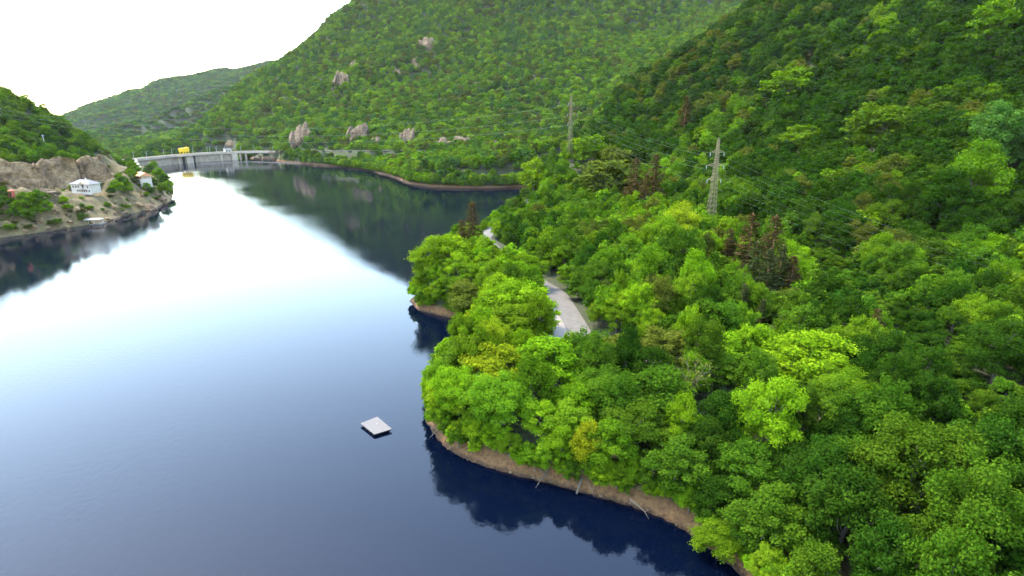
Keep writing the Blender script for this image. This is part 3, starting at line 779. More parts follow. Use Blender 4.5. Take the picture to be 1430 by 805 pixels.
# ------------------------------------------------------------------ the rest of the wood: one object, crowns instanced on points
rest = [i for i in range(len(trees)) if i not in single]
Vp = np.array([[ta['x'][i], ta['y'][i], ta['z'][i] - .2] for i in rest])
me = bpy.data.meshes.new('forest'); me.vertices.add(len(rest)); me.vertices.foreach_set('co', Vp.astype(np.float32).ravel())
ki = np.empty(len(rest), np.int32); scl = np.empty((len(rest), 3)); rot = np.zeros((len(rest), 3)); tint = np.ones((len(rest), 4))
for j, i in enumerate(rest):
    q = trees[i]; t = tt[i]
    b = q['k'] == 7
    if t < 420: ki[j] = 3 if b else rr.integers(0, 3)
    elif t < 1250: ki[j] = 4 + rr.integers(0, 4)
    else: ki[j] = 8 + rr.integers(0, 2)
    s = q['r'] / 4.6; scl[j] = (s, s, q['H'] / 13); rot[j] = (rr.normal(0, .05), rr.normal(0, .05), rr.uniform(0, 6.28))
    tint[j, :3] = np.array(TONES[q['tone']]) * rr.uniform(.8, 1.2) * np.array([rr.uniform(.85, 1.15), 1, 1])
a = me.attributes.new('ki', 'INT', 'POINT'); a.data.foreach_set('value', ki)
a = me.attributes.new('scl', 'FLOAT_VECTOR', 'POINT'); a.data.foreach_set('vector', scl.astype(np.float32).ravel())
a = me.attributes.new('rot', 'FLOAT_VECTOR', 'POINT'); a.data.foreach_set('vector', rot.astype(np.float32).ravel())
a = me.attributes.new('tint', 'FLOAT_COLOR', 'POINT'); a.data.foreach_set('color', tint.astype(np.float32).ravel())
forest = link('forest', me, label='dense mixed green broadleaf forest covering the hills and far shores', cat='forest', kind='stuff')
ng = bpy.data.node_groups.new('forest_scatter', 'GeometryNodeTree')
ng.interface.new_socket('Geometry', in_out='INPUT', socket_type='NodeSocketGeometry')
ng.interface.new_socket('Geometry', in_out='OUTPUT', socket_type='NodeSocketGeometry')
gi = ng.nodes.new('NodeGroupInput'); go = ng.nodes.new('NodeGroupOutput')
ci = ng.nodes.new('GeometryNodeCollectionInfo'); ci.inputs['Collection'].default_value = fcol
ci.inputs['Separate Children'].default_value = True; ci.inputs['Reset Children'].default_value = True
ip = ng.nodes.new('GeometryNodeInstanceOnPoints'); ip.inputs['Pick Instance'].default_value = True
def named(n, typ):
    k = ng.nodes.new('GeometryNodeInputNamedAttribute'); k.data_type = typ; k.inputs['Name'].default_value = n; return k.outputs['Attribute']
ng.links.new(gi.outputs[0], ip.inputs['Points']); ng.links.new(ci.outputs[0], ip.inputs['Instance'])
ng.links.new(named('ki', 'INT'), ip.inputs['Instance Index'])
er = ng.nodes.new('FunctionNodeEulerToRotation'); ng.links.new(named('rot', 'FLOAT_VECTOR'), er.inputs[0])
ng.links.new(er.outputs[0], ip.inputs['Rotation']); ng.links.new(named('scl', 'FLOAT_VECTOR'), ip.inputs['Scale'])
ng.links.new(ip.outputs[0], go.inputs[0])
forest.modifiers.new('scatter', 'NODES').node_group = ng

# scrub and dry tufts on the left bank
ux, uy = rr.uniform(-330, -205, 5200), rr.uniform(215, 500, 5200); us = water_sd(ux, uy); um = (us > 2.5) & (us < 60) & (road_clear(ux, uy) > 3.6) & (rockmask(ux, uy) > .2)
for cx, cy, r_ in CLEAR: um &= np.hypot(ux - cx, uy - cy) > r_ * .7
um &= fbm(ux / 12, uy / 12, seed=91) + rr.normal(0, .2, len(ux)) > .02
ux, uy = ux[um][:1000], uy[um][:1000]; nu = len(ux)
mu_ = bpy.data.meshes.new('undergrowth'); mu_.vertices.add(nu); mu_.vertices.foreach_set('co', np.stack([ux, uy, ground(ux, uy) - .25], 1).astype(np.float32).ravel())
us_ = .09 + .42 * rr.random(nu) ** 2.5; ut = np.ones((nu, 4)); ut[:, :3] = np.array([TONES[k] for k in rr.choice(['olive green', 'mid green', 'dull brown green', 'fresh green'], nu)]) * rr.uniform(.8, 1.25, (nu, 1))
a = mu_.attributes.new('ki', 'INT', 'POINT'); a.data.foreach_set('value', np.full(nu, 7, np.int32))
a = mu_.attributes.new('scl', 'FLOAT_VECTOR', 'POINT'); a.data.foreach_set('vector', np.stack([us_ * 1.2, us_ * 1.2, us_ * .5], 1).astype(np.float32).ravel())
a = mu_.attributes.new('rot', 'FLOAT_VECTOR', 'POINT'); a.data.foreach_set('vector', np.stack([us_ * 0, us_ * 0, rr.uniform(0, 6.28, nu)], 1).astype(np.float32).ravel())
a = mu_.attributes.new('tint', 'FLOAT_COLOR', 'POINT'); a.data.foreach_set('color', ut.astype(np.float32).ravel())
und = link('undergrowth', mu_, label='low olive scrub and tufts dotted over the dry left bank', cat='undergrowth', kind='stuff')
und.modifiers.new('scatter', 'NODES').node_group = ng

# ------------------------------------------------------------------ conifers and special trees
def conifer_mesh(seed, H, r0, dead, material):
    rng = np.random.default_rng(seed); P0, N0 = [], []
    zs = np.linspace(.22 * H if dead else .12 * H, H * .97, int(H * (1.9 if dead else 2.3)))
    for z in zs:
        k = 1 - (z - zs[0]) / (H - zs[0]); rr_ = r0 * (k ** .75) * rng.uniform(.75, 1.15) + .15
        for j in range(rng.integers(5, 8)):
            a = rng.uniform(0, 2 * math.pi); n = int(10 + 26 * k)
            s = rng.random(n) ** .7; d = np.array([math.cos(a), math.sin(a)])
            q = np.stack([d[0] * s * rr_, d[1] * s * rr_, z - .32 * s * rr_ + .12 * s * s * rr_], 1)
            side = rng.normal(0, .22, n) * (.4 + s); q[:, 0] += -d[1] * side; q[:, 1] += d[0] * side; q[:, 2] += rng.normal(0, .08, n)
            P0.append(q); nn = rng.normal(0, .45, (n, 3)); nn[:, 2] += .9; nn[:, :2] += d * .3; N0.append(unit(nn))
    P0 = np.concatenate(P0); N0 = np.concatenate(N0)
    V_, Q_ = leaf_quads(P0, N0, .20, rng, .38)
    return np_mesh('crown', V_, Q_, material, False, {'lv': ('FACE', rng.random(len(P0)))})
def conifer_trunk(seed, H, material):
    rng = np.random.default_rng(seed); b = MB()
    b.tube([(0, 0, -1), (0, 0, 0), (.05, 0, H * .3), (.0, .06, H * .65), (0, 0, H)], [.2, .17, .14, .09, .02], 6)
    for k in range(16):
        z = H * rng.uniform(.18, .8); a = rng.uniform(0, 6.28); l = rng.uniform(.5, 1.6) * (1 - z / H) + .3
        b.bar((0, 0, z), (math.cos(a) * l, math.sin(a) * l, z - .15 * l), .03, .012)
    return mesh_from('trunk', b.V, b.F, material, True)
CB = [conifer_mesh(400 + i, 13, 2.3, True, M['leaf']) for i in range(3)]
CD = [conifer_mesh(410 + i, 13, 2.5, False, M['leaf']) for i in range(3)]
CT = [conifer_trunk(420 + i, 13, M['red_bark']) for i in range(2)]
CONI_LAB = ['left tree of the brown conifer pair below the slope', 'right tree of the brown conifer pair below the slope', 'short brown conifer at the foot of the brown pair',
            'slim brown conifer left of the dead pine stand', 'tall brown conifer, left one topping the dead pine stand', 'tall brown conifer, right one topping the dead pine stand',
            'dark pine with bare red trunk, left front of the stand', 'dark pine with bare red trunk, middle of the stand', 'dark pine with bare red trunk, right front of the stand', 'brown conifer at the right end of the pine stand',
            'dark green conifer with layered boughs below the pine stand', 'small dark conifer just below the pine stand', 'smallest dark conifer, lowest below the pine stand', 'dull dark conifer left of and below the pine stand',
            'lone brown conifer among green trees on the dark slope', 'tall brown conifer left of the far road bit', 'shorter brown conifer on the lake side of the road', 'thin brown dying conifer in the gully right of the lime trees']
for i, (px_, py_, h, t, s) in enumerate(CONI):
    x, y, zc = P(px_, py_, t); g = gz(x, y); top = zc + h * .42; Ht = max(top - g, h * .8)
    root = empty('conifer_tree', (x, y, g), rr.uniform(0, 6.28), label=CONI_LAB[i], cat='tree', group='brown and dark conifers')
    Ht *= 1.22; root.scale = (Ht / 13 * 1.35,) * 2 + (Ht / 13,)
    cr = link('crown', (CB if s == 'brown' else CD)[i % 3], root)
    cr.color = (.060, .042, .014, 1) if s == 'brown' else (.040, .050, .014, 1)
    link('trunk', CT[i % 2], root)

# half-bare pale tree and a white-stemmed slope tree
def bare_tree(loc, H, label, seed, material, leaf_col, nleaf):
    rng = np.random.default_rng(seed); root = empty('bare_tree', loc, 0, label=label, cat='tree')
    b = MB(); tips = []
    b.tube([(0, 0, -1), (0, 0, 0), (.1, 0, H * .3), (.15, .1, H * .5)], [.2, .18, .15, .12], 6)
    for k in range(7):
        a = k * .95 + rng.uniform(-.2, .2); l = H * rng.uniform(.3, .5); z0 = H * rng.uniform(.36, .5)
        e = (math.cos(a) * l * .45, math.sin(a) * l * .45, z0 + l * .95)
        pts = limb_pts((.12, .05, z0), e, rng, 5, .2); b.tube(pts, [.10, .085, .065, .05, .035, .015], 5); tips.append(e)
        for j in range(4):
            p = np.array(pts[2 + j % 3]); e2 = p + rng.normal(0, .55, 3) * 1.3 + np.array([0, 0, .9]); b.tube([tuple(p), tuple((p + e2) / 2 + rng.normal(0, .1, 3)), tuple(e2)], [.045, .03, .01], 4); tips.append(tuple(e2))
    b.build('trunk', material, root, True)
    tips = np.array(tips); q = tips[rng.integers(0, len(tips), nleaf)] + rng.normal(0, .42, (nleaf, 3))
    nn = rng.normal(0, .5, (nleaf, 3)); nn[:, 2] += .7
    V_, Q_ = leaf_quads(q, unit(nn), .2, rng)
    cr = link('crown', np_mesh('crown', V_, Q_, M['leaf'], False, {'lv': ('FACE', rng.random(nleaf))}), root); cr.color = (*leaf_col, 1)
_g = gz(BARE[0], BARE[1])
bare_tree((BARE[0], BARE[1], _g), BARE[2] - _g + 4.0, 'pale half bare tree with forking grey limbs in a dark gap', 61, M['pale_bark'], (.10, .125, .02), 420)
_x, _y, _z = P(1252, 295, 155); _g = gz(_x, _y)
bare_tree((_x, _y, _g), 11, 'slim white stemmed tree on the dark slope behind the wires', 62, M['pale_bark'], (.06, .11, .014), 300)

# ------------------------------------------------------------------ rock outcrops
def rock_mesh(w_, h_, d_, seed, blobs=5, material=None):
    """a crag: several fractured blocks fused side by side into one mesh"""
    rng = np.random.default_rng(seed); bm = bmesh.new(); n0 = 0
    for k in range(blobs):
        bmesh.ops.create_icosphere(bm, subdivisions=4, radius=1); bm.verts.ensure_lookup_table()
        vs = bm.verts[n0:]; n0 = len(bm.verts)
        v = np.array([p.co[:] for p in vs]); o = rng.uniform(0, 50, 3)
        s_ = 1 + .35 * fbm(v[:, 0] * 1.5 + o[0], v[:, 1] * 1.5 + o[1], v[:, 2] * 1.2 + o[2], seed=seed + k) - .5 * np.abs(fbm(v[:, 0] * 3 + o[1], v[:, 1] * 3 + o[2], v[:, 2] * 1.5, seed=seed + k + 5))
        for ax in range(7):      # chop flat fracture faces
            nn = rng.normal(size=3); nn /= np.linalg.norm(nn); c_ = rng.uniform(.55, .85); dd = v @ nn
            s_ = np.where(dd * s_ > c_, c_ / np.maximum(dd, .05), s_)
        v2 = v * s_[:, None]
        big = k == 0
        f = np.array([.46, .7, .9]) if big else np.array([rng.uniform(.2, .46), rng.uniform(.35, .65), rng.uniform(.25, .75)])
        off = np.zeros(3) if big else np.array([rng.uniform(-.85, .85), rng.uniform(-.3, .3), rng.uniform(-.5, .3)])
        v2 = v2 * f + off; v2[:, 0] += v2[:, 2] * rng.normal(0, .18)
        for p, c_ in zip(vs, v2): p.co = (c_[0] * w_ / 2, c_[1] * d_ / 2, c_[2] * h_ * .62)
    me = bpy.data.meshes.new('rock_outcrop'); bm.to_mesh(me); bm.free(); me.materials.append(material or M['rock']); return me
OUT_LAB = ['bare rock face above the far shore road, nearest the dam', 'broad grey rock face above the shore road, second from the dam', 'small low rock cut beside the broad grey face', 'narrow tall grey rock wedge above the shore road',
           'long low tan road cut behind the headland trees', 'low tan rock cut right of the long road cut', 'small pale rock knob at the headland road', 'low pale rock bank nearest the farther pylon',
           'largest pale crag high on the far mountain', 'narrow crag just below the largest pale crag', 'tall leaning crag low on the left mountainside', 'rocky rib above the leaning crag', 'small crag at the upper end of the rock rib', 'small pale rock between the leaning crag and largest crag',
           'pinkish rock patch above the shore road trees', 'brown rock slope behind the dam gatehouse', 'faint reddish rock patch in mid mountain wood', 'small tan scar right of the reddish rock patch', 'small rock by the upper mountain outline', 'thin pale rock spike above the shore road']
for i, ((px_, py_, t, w_, h_), (x, y, td, g)) in enumerate(zip(OUT, ROCKPOS)):
    k = td / t
    root = link('rock_outcrop', rock_mesh(w_ * 1.8 * k, h_ * (2.3 if i < 8 else 1.7) * k, min(w_, h_) * 1.3 * k, 500 + i, 11), None, label=OUT_LAB[i], cat='rock', group='rock outcrops on the far mountain')
    root.location = (x * 1.003, y * 1.003, g + h_ * (.75 if i < 8 else .4) * k); root.rotation_euler = (-.45, rr.normal(0, .12), rr.normal(0, .3))
# the cliff cut above the left-hand road
def cliff(i0, i1, seed, label):
    rd = ROAD2[i0:i1]; ds = np.concatenate([[0], np.cumsum(np.hypot(*np.diff(rd[:, :2], axis=0).T))]); ns = int(ds[-1] / .7)
    sv = np.linspace(0, ds[-1], ns); bx, by_ = np.interp(sv, ds, rd[:, 0]), np.interp(sv, ds, rd[:, 1]); tx, ty = np.gradient(bx), np.gradient(by_)
    l = np.hypot(tx, ty); nxv, nyv = -ty / l, tx / l; nv = 30; V_ = np.zeros((nv + 2, ns, 3))
    edge = np.clip(np.minimum(sv, ds[-1] - sv) / 2.5 + .35, 0, 1)
    top = 11 + (18 + 6 * fbm(sv / 14 + seed, sv * 0, seed=seed) + 2.5 * fbm(sv / 4, sv * 0 + 3, seed=seed + 1)) * (.35 + .65 * edge)
    for k in range(nv + 2):
        v = min(k / (nv - 1), 1.0); z = 9.5 + (top - 9.5) * v
        X0, Y0 = bx + seed * 0, by_
        dsp = 3.0 * fbm(sv / 7, z / 11, seed=seed + 2) - 3.8 * np.abs(fbm(sv / 4.5 + .25 * z / 4, z / 14, seed=seed + 3)) + .9 * fbm(sv / 1.6, z / 2.2, seed=seed + 4)
        dsp += .9 * np.floor(2.5 * fbm(sv / 5, z / 4, seed=seed + 6)) / 2.5
        off = 4.4 + v * 6.5 - dsp * (.25 + .75 * min(1, v * 4)) + (0 if k < nv else 3.5 * (k - nv + 1)) + (1 - edge) * 3
        V_[k, :, 0] = bx + nxv * off; V_[k, :, 1] = by_ + nyv * off; V_[k, :, 2] = z - (0 if k < nv else 1.8 * (k - nv + 1))
    id_ = np.arange((nv + 2) * ns).reshape(nv + 2, ns); Q_ = np.stack([id_[:-1, :-1], id_[:-1, 1:], id_[1:, 1:], id_[1:, :-1]], -1).reshape(-1, 4)
    o = link('rock_cliff', np_mesh('rock_cliff', V_.reshape(-1, 3), Q_, M['ochre_rock']), None, label=label, cat='cliff'); return o
_i = [int(np.argmin(np.abs(project(ROAD2[:, 0], ROAD2[:, 1], ROAD2[:, 2])[0] - q) + 999 * (ROAD2[:, 1] < 235))) for q in (-120, 74, 126, 178)]
cliff(_i[0], _i[1] + 1, 50, 'yellowish jointed rock cliff above the road at the left edge')
cliff(_i[1], _i[2] + 1, 60, 'brown rock cliff directly behind the house on stilts')
cliff(_i[2], _i[3] + 1, 70, 'pinkish rounded rock cliff right of the house on stilts')
# crags in the left-hand cliff and by the left shore, and the pale stack on the headland shore
LCR = [(130, 219, 366, 12, 5, 'pale slanting rock ledge in the scrub above the cliff'), (110, 170, 440, 12, 7, 'rock knob on the left hill skyline'), (140, 190, 462, 6, 4, 'small rock on the descending left skyline'), (2, 112, 418, 10, 6, 'rock cap at the top left skyline'), (10, 196, 350, 7, 5, 'reddish rock in the scrub at the left edge'),
       (168, 299, 322, 9, 4.5, 'dark wet boulder at the notch of the left shore'), (205, 278, 345, 12, 5, 'grassy rock hump on the small headland'), (225, 281, 370, 11, 4, 'dark low rock at the headland waterline'), (75, 312, 300, 12, 4, 'pale sloping shore slab left of the boathouse')]
for i, (px_, py_, t, w_, h_, lab) in enumerate(LCR):
    x, y, z = P(px_, py_, t); g = gz(x, y)
    o = link('rock_outcrop', rock_mesh(w_, h_ * 1.15, w_ * .75, 540 + i), None, label=lab, cat='rock', group='crags of the left bank')
    o.location = (x, y, g + h_ * .05); o.rotation_euler = (rr.normal(0, .1), rr.normal(0, .12), rr.uniform(0, 6.28))
x, y, z = PZ(589, 257, .8)
o = link('rock_outcrop', rock_mesh(5, 12, 4, 571), None, label='pale upright rock stack on the far headland shore', cat='rock'); o.location = (x, y + 5, 6)
for px_, py_, t, w_, lab in ((362, 217, 735, 16, 'brown rock islet beside the dam spillway'), (378, 220, 720, 14, 'low dark rock right of the spillway islet'), (393, 222, 712, 12, 'shore rock where the dam road meets the hillside')):
    x, y, z = P(px_, py_ + 2, t); o = link('rock_outcrop', rock_mesh(w_, 9, w_ * .7, int(px_)), None, label=lab, cat='rock', group='rocks at the right end of the dam'); o.location = (x, y, 1.5)
# half-buried rocks of the lower left slope
lr = np.random.default_rng(88); LR = []
for px_, py_ in ((12, 318), (22, 308), (35, 323), (48, 318), (58, 308), (66, 320), (78, 306), (84, 316), (92, 300), (98, 310), (106, 292), (118, 300), (135, 300), (146, 296), (150, 306), (158, 290), (170, 285), (178, 296), (184, 278), (192, 286), (198, 270), (212, 285), (220, 272), (230, 283), (88, 290), (76, 297)):
    ts = np.linspace(270, 470, 400); pts = np.array([P(px_, py_, t) for t in ts]); h_ = np.where(pts[:, 2] < ground(pts[:, 0], pts[:, 1]))[0]
    if len(h_): LR.append((px_, pts[h_[0]]))
LR.sort(key=lambda e: e[0])
for i, (px_, p) in enumerate(LR):
    w_ = lr.uniform(3.5, 9); o = link('bank_rock', rock_mesh(w_, w_ * lr.uniform(.35, .7), w_ * .7, 700 + i, 4, M['ochre_rock']), None, label='%s brown half buried rock from the left on the lower left bank' % ORD[i], cat='rock', group='rocks of the lower left bank')
    o.location = (p[0], p[1], p[2] - .3); o.rotation_euler = (lr.normal(0, .2), lr.normal(0, .2), lr.uniform(0, 6.28))
# shore stones on the near bank
for i, (px_, py_) in enumerate(((628, 627), (655, 642), (690, 653), (712, 660), (745, 667), (770, 672), (838, 693), (880, 703), (905, 712), (945, 733), (962, 742), (795, 678))):
    x, y, z = PZ(px_, py_, .25)
    o = link('shore_stone', rock_mesh(rr.uniform(.5, 1.0), rr.uniform(.35, .6), rr.uniform(.4, .8), 600 + i), None, label='%s grey stone from the left along the near waterline' % ORD[0 if i == 0 else i], cat='stone', group='stones on the near shore')
    o.location = (x, y, z + .02)
_so = sorted([o for o in COL.objects if o.name.startswith('shore_stone')], key=lambda o: project(np.array([o.location.x]), np.array([o.location.y]), np.array([o.location.z]))[0][0])
for i, o in enumerate(_so): o['label'] = '%s grey stone from the left along the near waterline' % ORD[i]

# ------------------------------------------------------------------ driftwood on the near shore
def log(name, pts, rad, material, label, cat, twigs=0, seed=1):
    b = MB(); b.tube(pts, rad, 7); rng = np.random.default_rng(seed)
    for k in range(twigs):
        i = rng.integers(1, len(pts)); p = Vector(pts[i]); e = p + Vector(rng.normal(0, .7, 3)); e.z = abs(e.z - p.z) * .6 + p.z
        b.tube([p, (p + e) / 2 + Vector((0, 0, .1)), e], [.045, .03, .012], 4)
    return b.build(name, material, None, True, label=label, cat=cat)
a = Vector(PZ(805, 690, .3)); b_ = Vector(PZ(813, 667, 1.7))
log('fallen_log', [a, a.lerp(b_, .35) + Vector((.05, 0, .1)), a.lerp(b_, .7), b_], [.13, .16, .2, .24], M['pale_bark'], 'bleached fallen log sloping down the bank into the water', 'log', 3, 3)
a = Vector(PZ(906, 725, .15)); b_ = Vector(PZ(880, 698, 1.5))
log('dead_branch', [a, a.lerp(b_, .3) + Vector((.25, .1, .15)), a.lerp(b_, .65) + Vector((.2, 0, .15)), b_], [.04, .07, .09, .11], M['pale_bark'], 'thin curved dead branch reaching from the bank over water', 'branch', 4, 4)
for i, (x1, y1, x2, y2, z2, lab) in enumerate(((748, 682, 764, 660, 1.4, 'bundle of dead twigs at the waterline below lime trees'), (770, 674, 752, 655, 1.5, 'dark dead branch lying on the bank left of the log'), (830, 695, 818, 668, 1.8, 'short grey branch on the bank right of the log'), (600, 612, 616, 600, 1.2, 'bare twiggy branch hanging over water at the point'))):
    a = Vector(PZ(x1, y1, .2)); b_ = Vector(PZ(x2, y2, z2))
    log('dead_branch', [a, a.lerp(b_, .4) + Vector((0, .1, .2)), b_], [.03, .06, .08], M['bark'] if i in (1, 3) else M['pale_bark'], lab, 'branch', 12 if i in (0, 3) else 5, 10 + i)

# ------------------------------------------------------------------ swimming raft
RAFT = PZ(525, 596, .5)
c0, c1, c2, c3 = [Vector(PZ(*p, .55)) for p in ((503.2, 591.5), (527, 582), (547, 599), (522.5, 606.5))]
rc_ = (c0 + c1 + c2 + c3) / 4
root = empty('swimming_raft', (rc_.x, rc_.y, 0), 0, label='square grey plank raft with black floats on open water', cat='raft')
def inr(u, v, z):
    p = c0.lerp(c1, u).lerp(c3.lerp(c2, u), v); return (p.x - rc_.x, p.y - rc_.y, z)
b = MB(); n = 17
for k in range(n):
    u0, u1 = k / n + .004, (k + 1) / n - .004; e0, e1 = rr.uniform(-.012, .0), rr.uniform(1.0, 1.02); dz = rr.uniform(-.008, .008)
    lo = [inr(u0, e0, .46 + dz), inr(u1, e0, .46 + dz), inr(u1, e1, .46 + dz), inr(u0, e1, .46 + dz)]; hi = [(p[0], p[1], .53 + dz) for p in lo]
    b.add(lo + hi, [(0, 3, 2, 1), (4, 5, 6, 7), (0, 1, 5, 4), (1, 2, 6, 5), (2, 3, 7, 6), (3, 0, 4, 7)])
b.build('deck', M['wood'], root)
b = MB()
for v0, v1 in ((.0, .035), (.48, .52), (.965, 1.0)):
    lo = [inr(.005, v0, .30), inr(.995, v0, .30), inr(.995, v1, .30), inr(.005, v1, .30)]; hi = [(p[0], p[1], .452) for p in lo]
    b.add(lo + hi, [(0, 3, 2, 1), (4, 5, 6, 7), (0, 1, 5, 4), (1, 2, 6, 5), (2, 3, 7, 6), (3, 0, 4, 7)])
b.build('joist_frame', M['dark_wood'], root)
for v in (.14, .38, .62, .86):
    b = MB(); b.tube([inr(q, v, .13) for q in (.012, .04, .3, .6, .96, .988)], [.14, .17, .17, .17, .17, .14], 12); b.build('float', M['float'], root, True)
b = MB(); p = inr(.62, .42, 0); b.bar((p[0], p[1], .53), (p[0], p[1], .62), .06, n=8); b.build('mooring_ring', M['lamp'], root)

# ------------------------------------------------------------------ lattice pylons and wires
def pylon(loc, H, rz, label, arms, base=1.7, top=.32):
    root = empty('lattice_pylon', loc, rz, label=label, cat='pylon', group='lattice power pylons')
    def hw(z): return base + (top - base) * min(z / (H * .97), 1) ** .85
    b = MB(); lv = [0]
    while lv[-1] < H * .95: lv.append(lv[-1] + max(.9, hw(lv[-1]) * 1.5))
    lv[-1] = H * .965
    S = [(-1, -1), (1, -1), (1, 1), (-1, 1)]
    for i in range(len(lv) - 1):
        z0, z1 = lv[i], lv[i + 1]; a0, a1 = hw(z0), hw(z1)
        for k in range(4):
            p, q = S[k], S[(k + 1) % 4]
            b.bar((p[0] * a0, p[1] * a0, z0), (p[0] * a1, p[1] * a1, z1), .058)
            b.bar((p[0] * a0, p[1] * a0, z0), (q[0] * a1, q[1] * a1, z1), .03); b.bar((q[0] * a0, q[1] * a0, z0), (p[0] * a1, p[1] * a1, z1), .03)
            b.bar((p[0] * a1, p[1] * a1, z1), (q[0] * a1, q[1] * a1, z1), .03)
    for k in range(4): b.bar((S[k][0] * top, S[k][1] * top, H * .965), (0, 0, H), .07, .03)
    b.build('lattice_mast', M['steel'], root)
    ends = []
    for zf, lL, lR in arms:
        z = zf * H; a = hw(z)
        for s, l in ((-1, lL), (1, lR)):
            if l <= 0: continue
            b = MB(); tip = (s * l, 0, z + .1)
            for yy_ in (-a, a):
                b.bar((s * a, yy_, z), tip, .06, .04); b.bar((s * a, yy_, z + .95), tip, .05, .04)
            for f in (.3, .6):
                xx_ = s * (a + (l - a) * f); ya = a * (1 - f)
                b.bar((xx_, -ya, z + .03), (xx_, ya, z + .03), .035); b.bar((xx_, ya, z + .03), (xx_, ya * .7, z + .95 * (1 - f)), .03); b.bar((xx_, -ya, z + .03), (xx_, -ya * .7, z + .95 * (1 - f)), .03)
            arm = b.build('cross_arm', M['steel'], root)
            m = MB()
            for q in range(5): m.bar((tip[0], 0, z - .1 - q * .22), (tip[0], 0, z - .27 - q * .22), .12, .07, 8)
            m.bar((tip[0], 0, z + .1), (tip[0], 0, z - 1.3), .025); m.build('insulator', M['lamp'], arm)
            ends.append((s, z, Vector(loc) + Matrix.Rotation(rz, 3, 'Z') @ Vector((tip[0], 0, z - 1.3))))
    return ends
def fit(px_, py_top, t): return P(px_, py_top, t)
x, y, ztop = P(1004, 192, 200); g = gz(PYL[0][0], PYL[0][1])
L1 = math.atan2(PYL[1][1] - PYL[0][1], PYL[1][0] - PYL[0][0])
E1 = pylon((x, y, g - .3), ztop - g + .3, R(8), 'steel lattice pylon standing on the ridge, nearer and larger', ((.84, 2.6, 2.6), (.70, 3.6, 3.0), (.55, 2.8, 2.4)), 1.6)
x, y, ztop = P(798, 130, 322); g = gz(PYL[1][0], PYL[1][1])
E2 = pylon((x, y, g - .3), ztop - g + .3, R(38), 'steel lattice pylon on the far knoll against the mountain', ((.86, 2.2, 2.4), (.71, 2.4, 5.0), (.58, 2.2, 2.4)), 1.5)
x, y, z = P(-1, 166, 392); g = gz(x, y)
E3 = pylon((x, y, g - .5), 16, R(60), 'leaning grey pylon cut by the left edge of the hill', ((.84, 2.0, 2.0), (.68, 2.4, 2.4), (.54, 2.0, 2.0)), 1.3)
x0_, y0_, z0_ = P(1560, 470, 118)
E4 = [(s, 0, Vector((x0_ + s * 2.5, y0_, z0_ + dz))) for s in (-1, 1) for dz in (2.0, 4.5, 7.0)]
E5 = [Vector((-455, 560, 64 + k * 2.3)) for k in range(3)]
def wire(a, b, sag, label, r=.05):
    m = MB(); n_ = 40; pts = []
    for k in range(n_ + 1):
        s = k / n_; p = a.lerp(b, s); p.z -= sag * 4 * s * (1 - s); pts.append(p)
    m.tube(pts, r, 4); m.build('power_line', M['wire'], None, label=label, cat='cable', group='power line wires')
HT = ['lowest', 'middle', 'top']
def by(E, s): return sorted([e[2] for e in E if e[0] == s], key=lambda v: v.z)
for k in range(3):
    wire(by(E2, -1)[k], by(E3, 1)[k], 13, '%s wire sagging from the far pylon across the bay leftwards' % HT[k], .036)
    wire(by(E2, -1)[k], by(E1, -1)[k], 3, '%s left wire strung between the two pylons' % HT[k], .009)
    wire(by(E2, 1)[k], by(E1, 1)[k], 3, '%s right wire strung between the two pylons' % HT[k], .009)
    wire(by(E1, -1)[k], by(E4, -1)[k], 3, '%s of the left wires running from nearer pylon to right edge' % HT[k], .007)
    wire(by(E1, 1)[k], by(E4, 1)[k], 3, '%s of the right wires running from nearer pylon to right edge' % HT[k], .007)

# ------------------------------------------------------------------ dam
DAM = smooth_poly([(-415, 590, 0), (-403, 615, 0), (-394, 690, 0), (-367, 739, 0), (-338, 756, 0), (-306, 752, 0)], 8)[:, :2]
def offset(path, d):
    out = []
    for i in range(len(path)):
        q = path[min(i + 1, len(path) - 1)] - path[max(i - 1, 0)]; q = q / np.linalg.norm(q); out.append(path[i] + np.array([q[1], -q[0]]) * d)
    return np.array(out)
def sweep(path, d0, d1, z0, z1):
    b = MB(); A, B = offset(path, d0), offset(path, d1); V_ = []
    for i in range(len(path)): V_ += [(*A[i], z0), (*B[i], z0), (*B[i], z1), (*A[i], z1)]
    Fc = [(i * 4 + k, i * 4 + (k + 1) % 4, i * 4 + 4 + (k + 1) % 4, i * 4 + 4 + k) for i in range(len(path) - 1) for k in range(4)]
    Fc += [(0, 1, 2, 3), tuple(len(V_) - 4 + k for k in (3, 2, 1, 0))]
    b.add(V_, Fc); return b
# positive offset = lake side
dam = empty('dam', (0, 0, 0), 0, label='long pale concrete dam with road deck closing the lake', cat='dam')
wall_end = int(len(DAM) * .66)
sweep(DAM[:wall_end], -4, 2.2, -45, 8.2).build('wall', M['concrete'], dam)
sweep(DAM, -4.6, 4.0, 8.3, 9.6).build('deck', M['pale_concrete'], dam)
sweep(DAM, 3.6, 4.1, 9.61, 10.9).build('parapet', M['pale_concrete'], dam)
sweep(DAM, -4.7, -4.2, 9.61, 10.9).build('parapet', M['pale_concrete'], dam)
def dam_at(px_):
    best = min(range(len(DAM)), key=lambda i: abs(project(DAM[i][0], DAM[i][1], 9.0)[0] - px_))
    i = best; q = DAM[min(i + 1, len(DAM) - 1)] - DAM[max(i - 1, 0)]; return DAM[i], math.atan2(q[1], q[0])
def local_box(c_, ang, *a):
    b = MB(); b.box(*a); ca, sa = math.cos(ang), math.sin(ang)
    b.V = [(c_[0] + v[0] * ca - v[1] * sa, c_[1] + v[0] * sa + v[1] * ca, v[2]) for v in b.V]; return b
fine = [DAM[0] + 0]
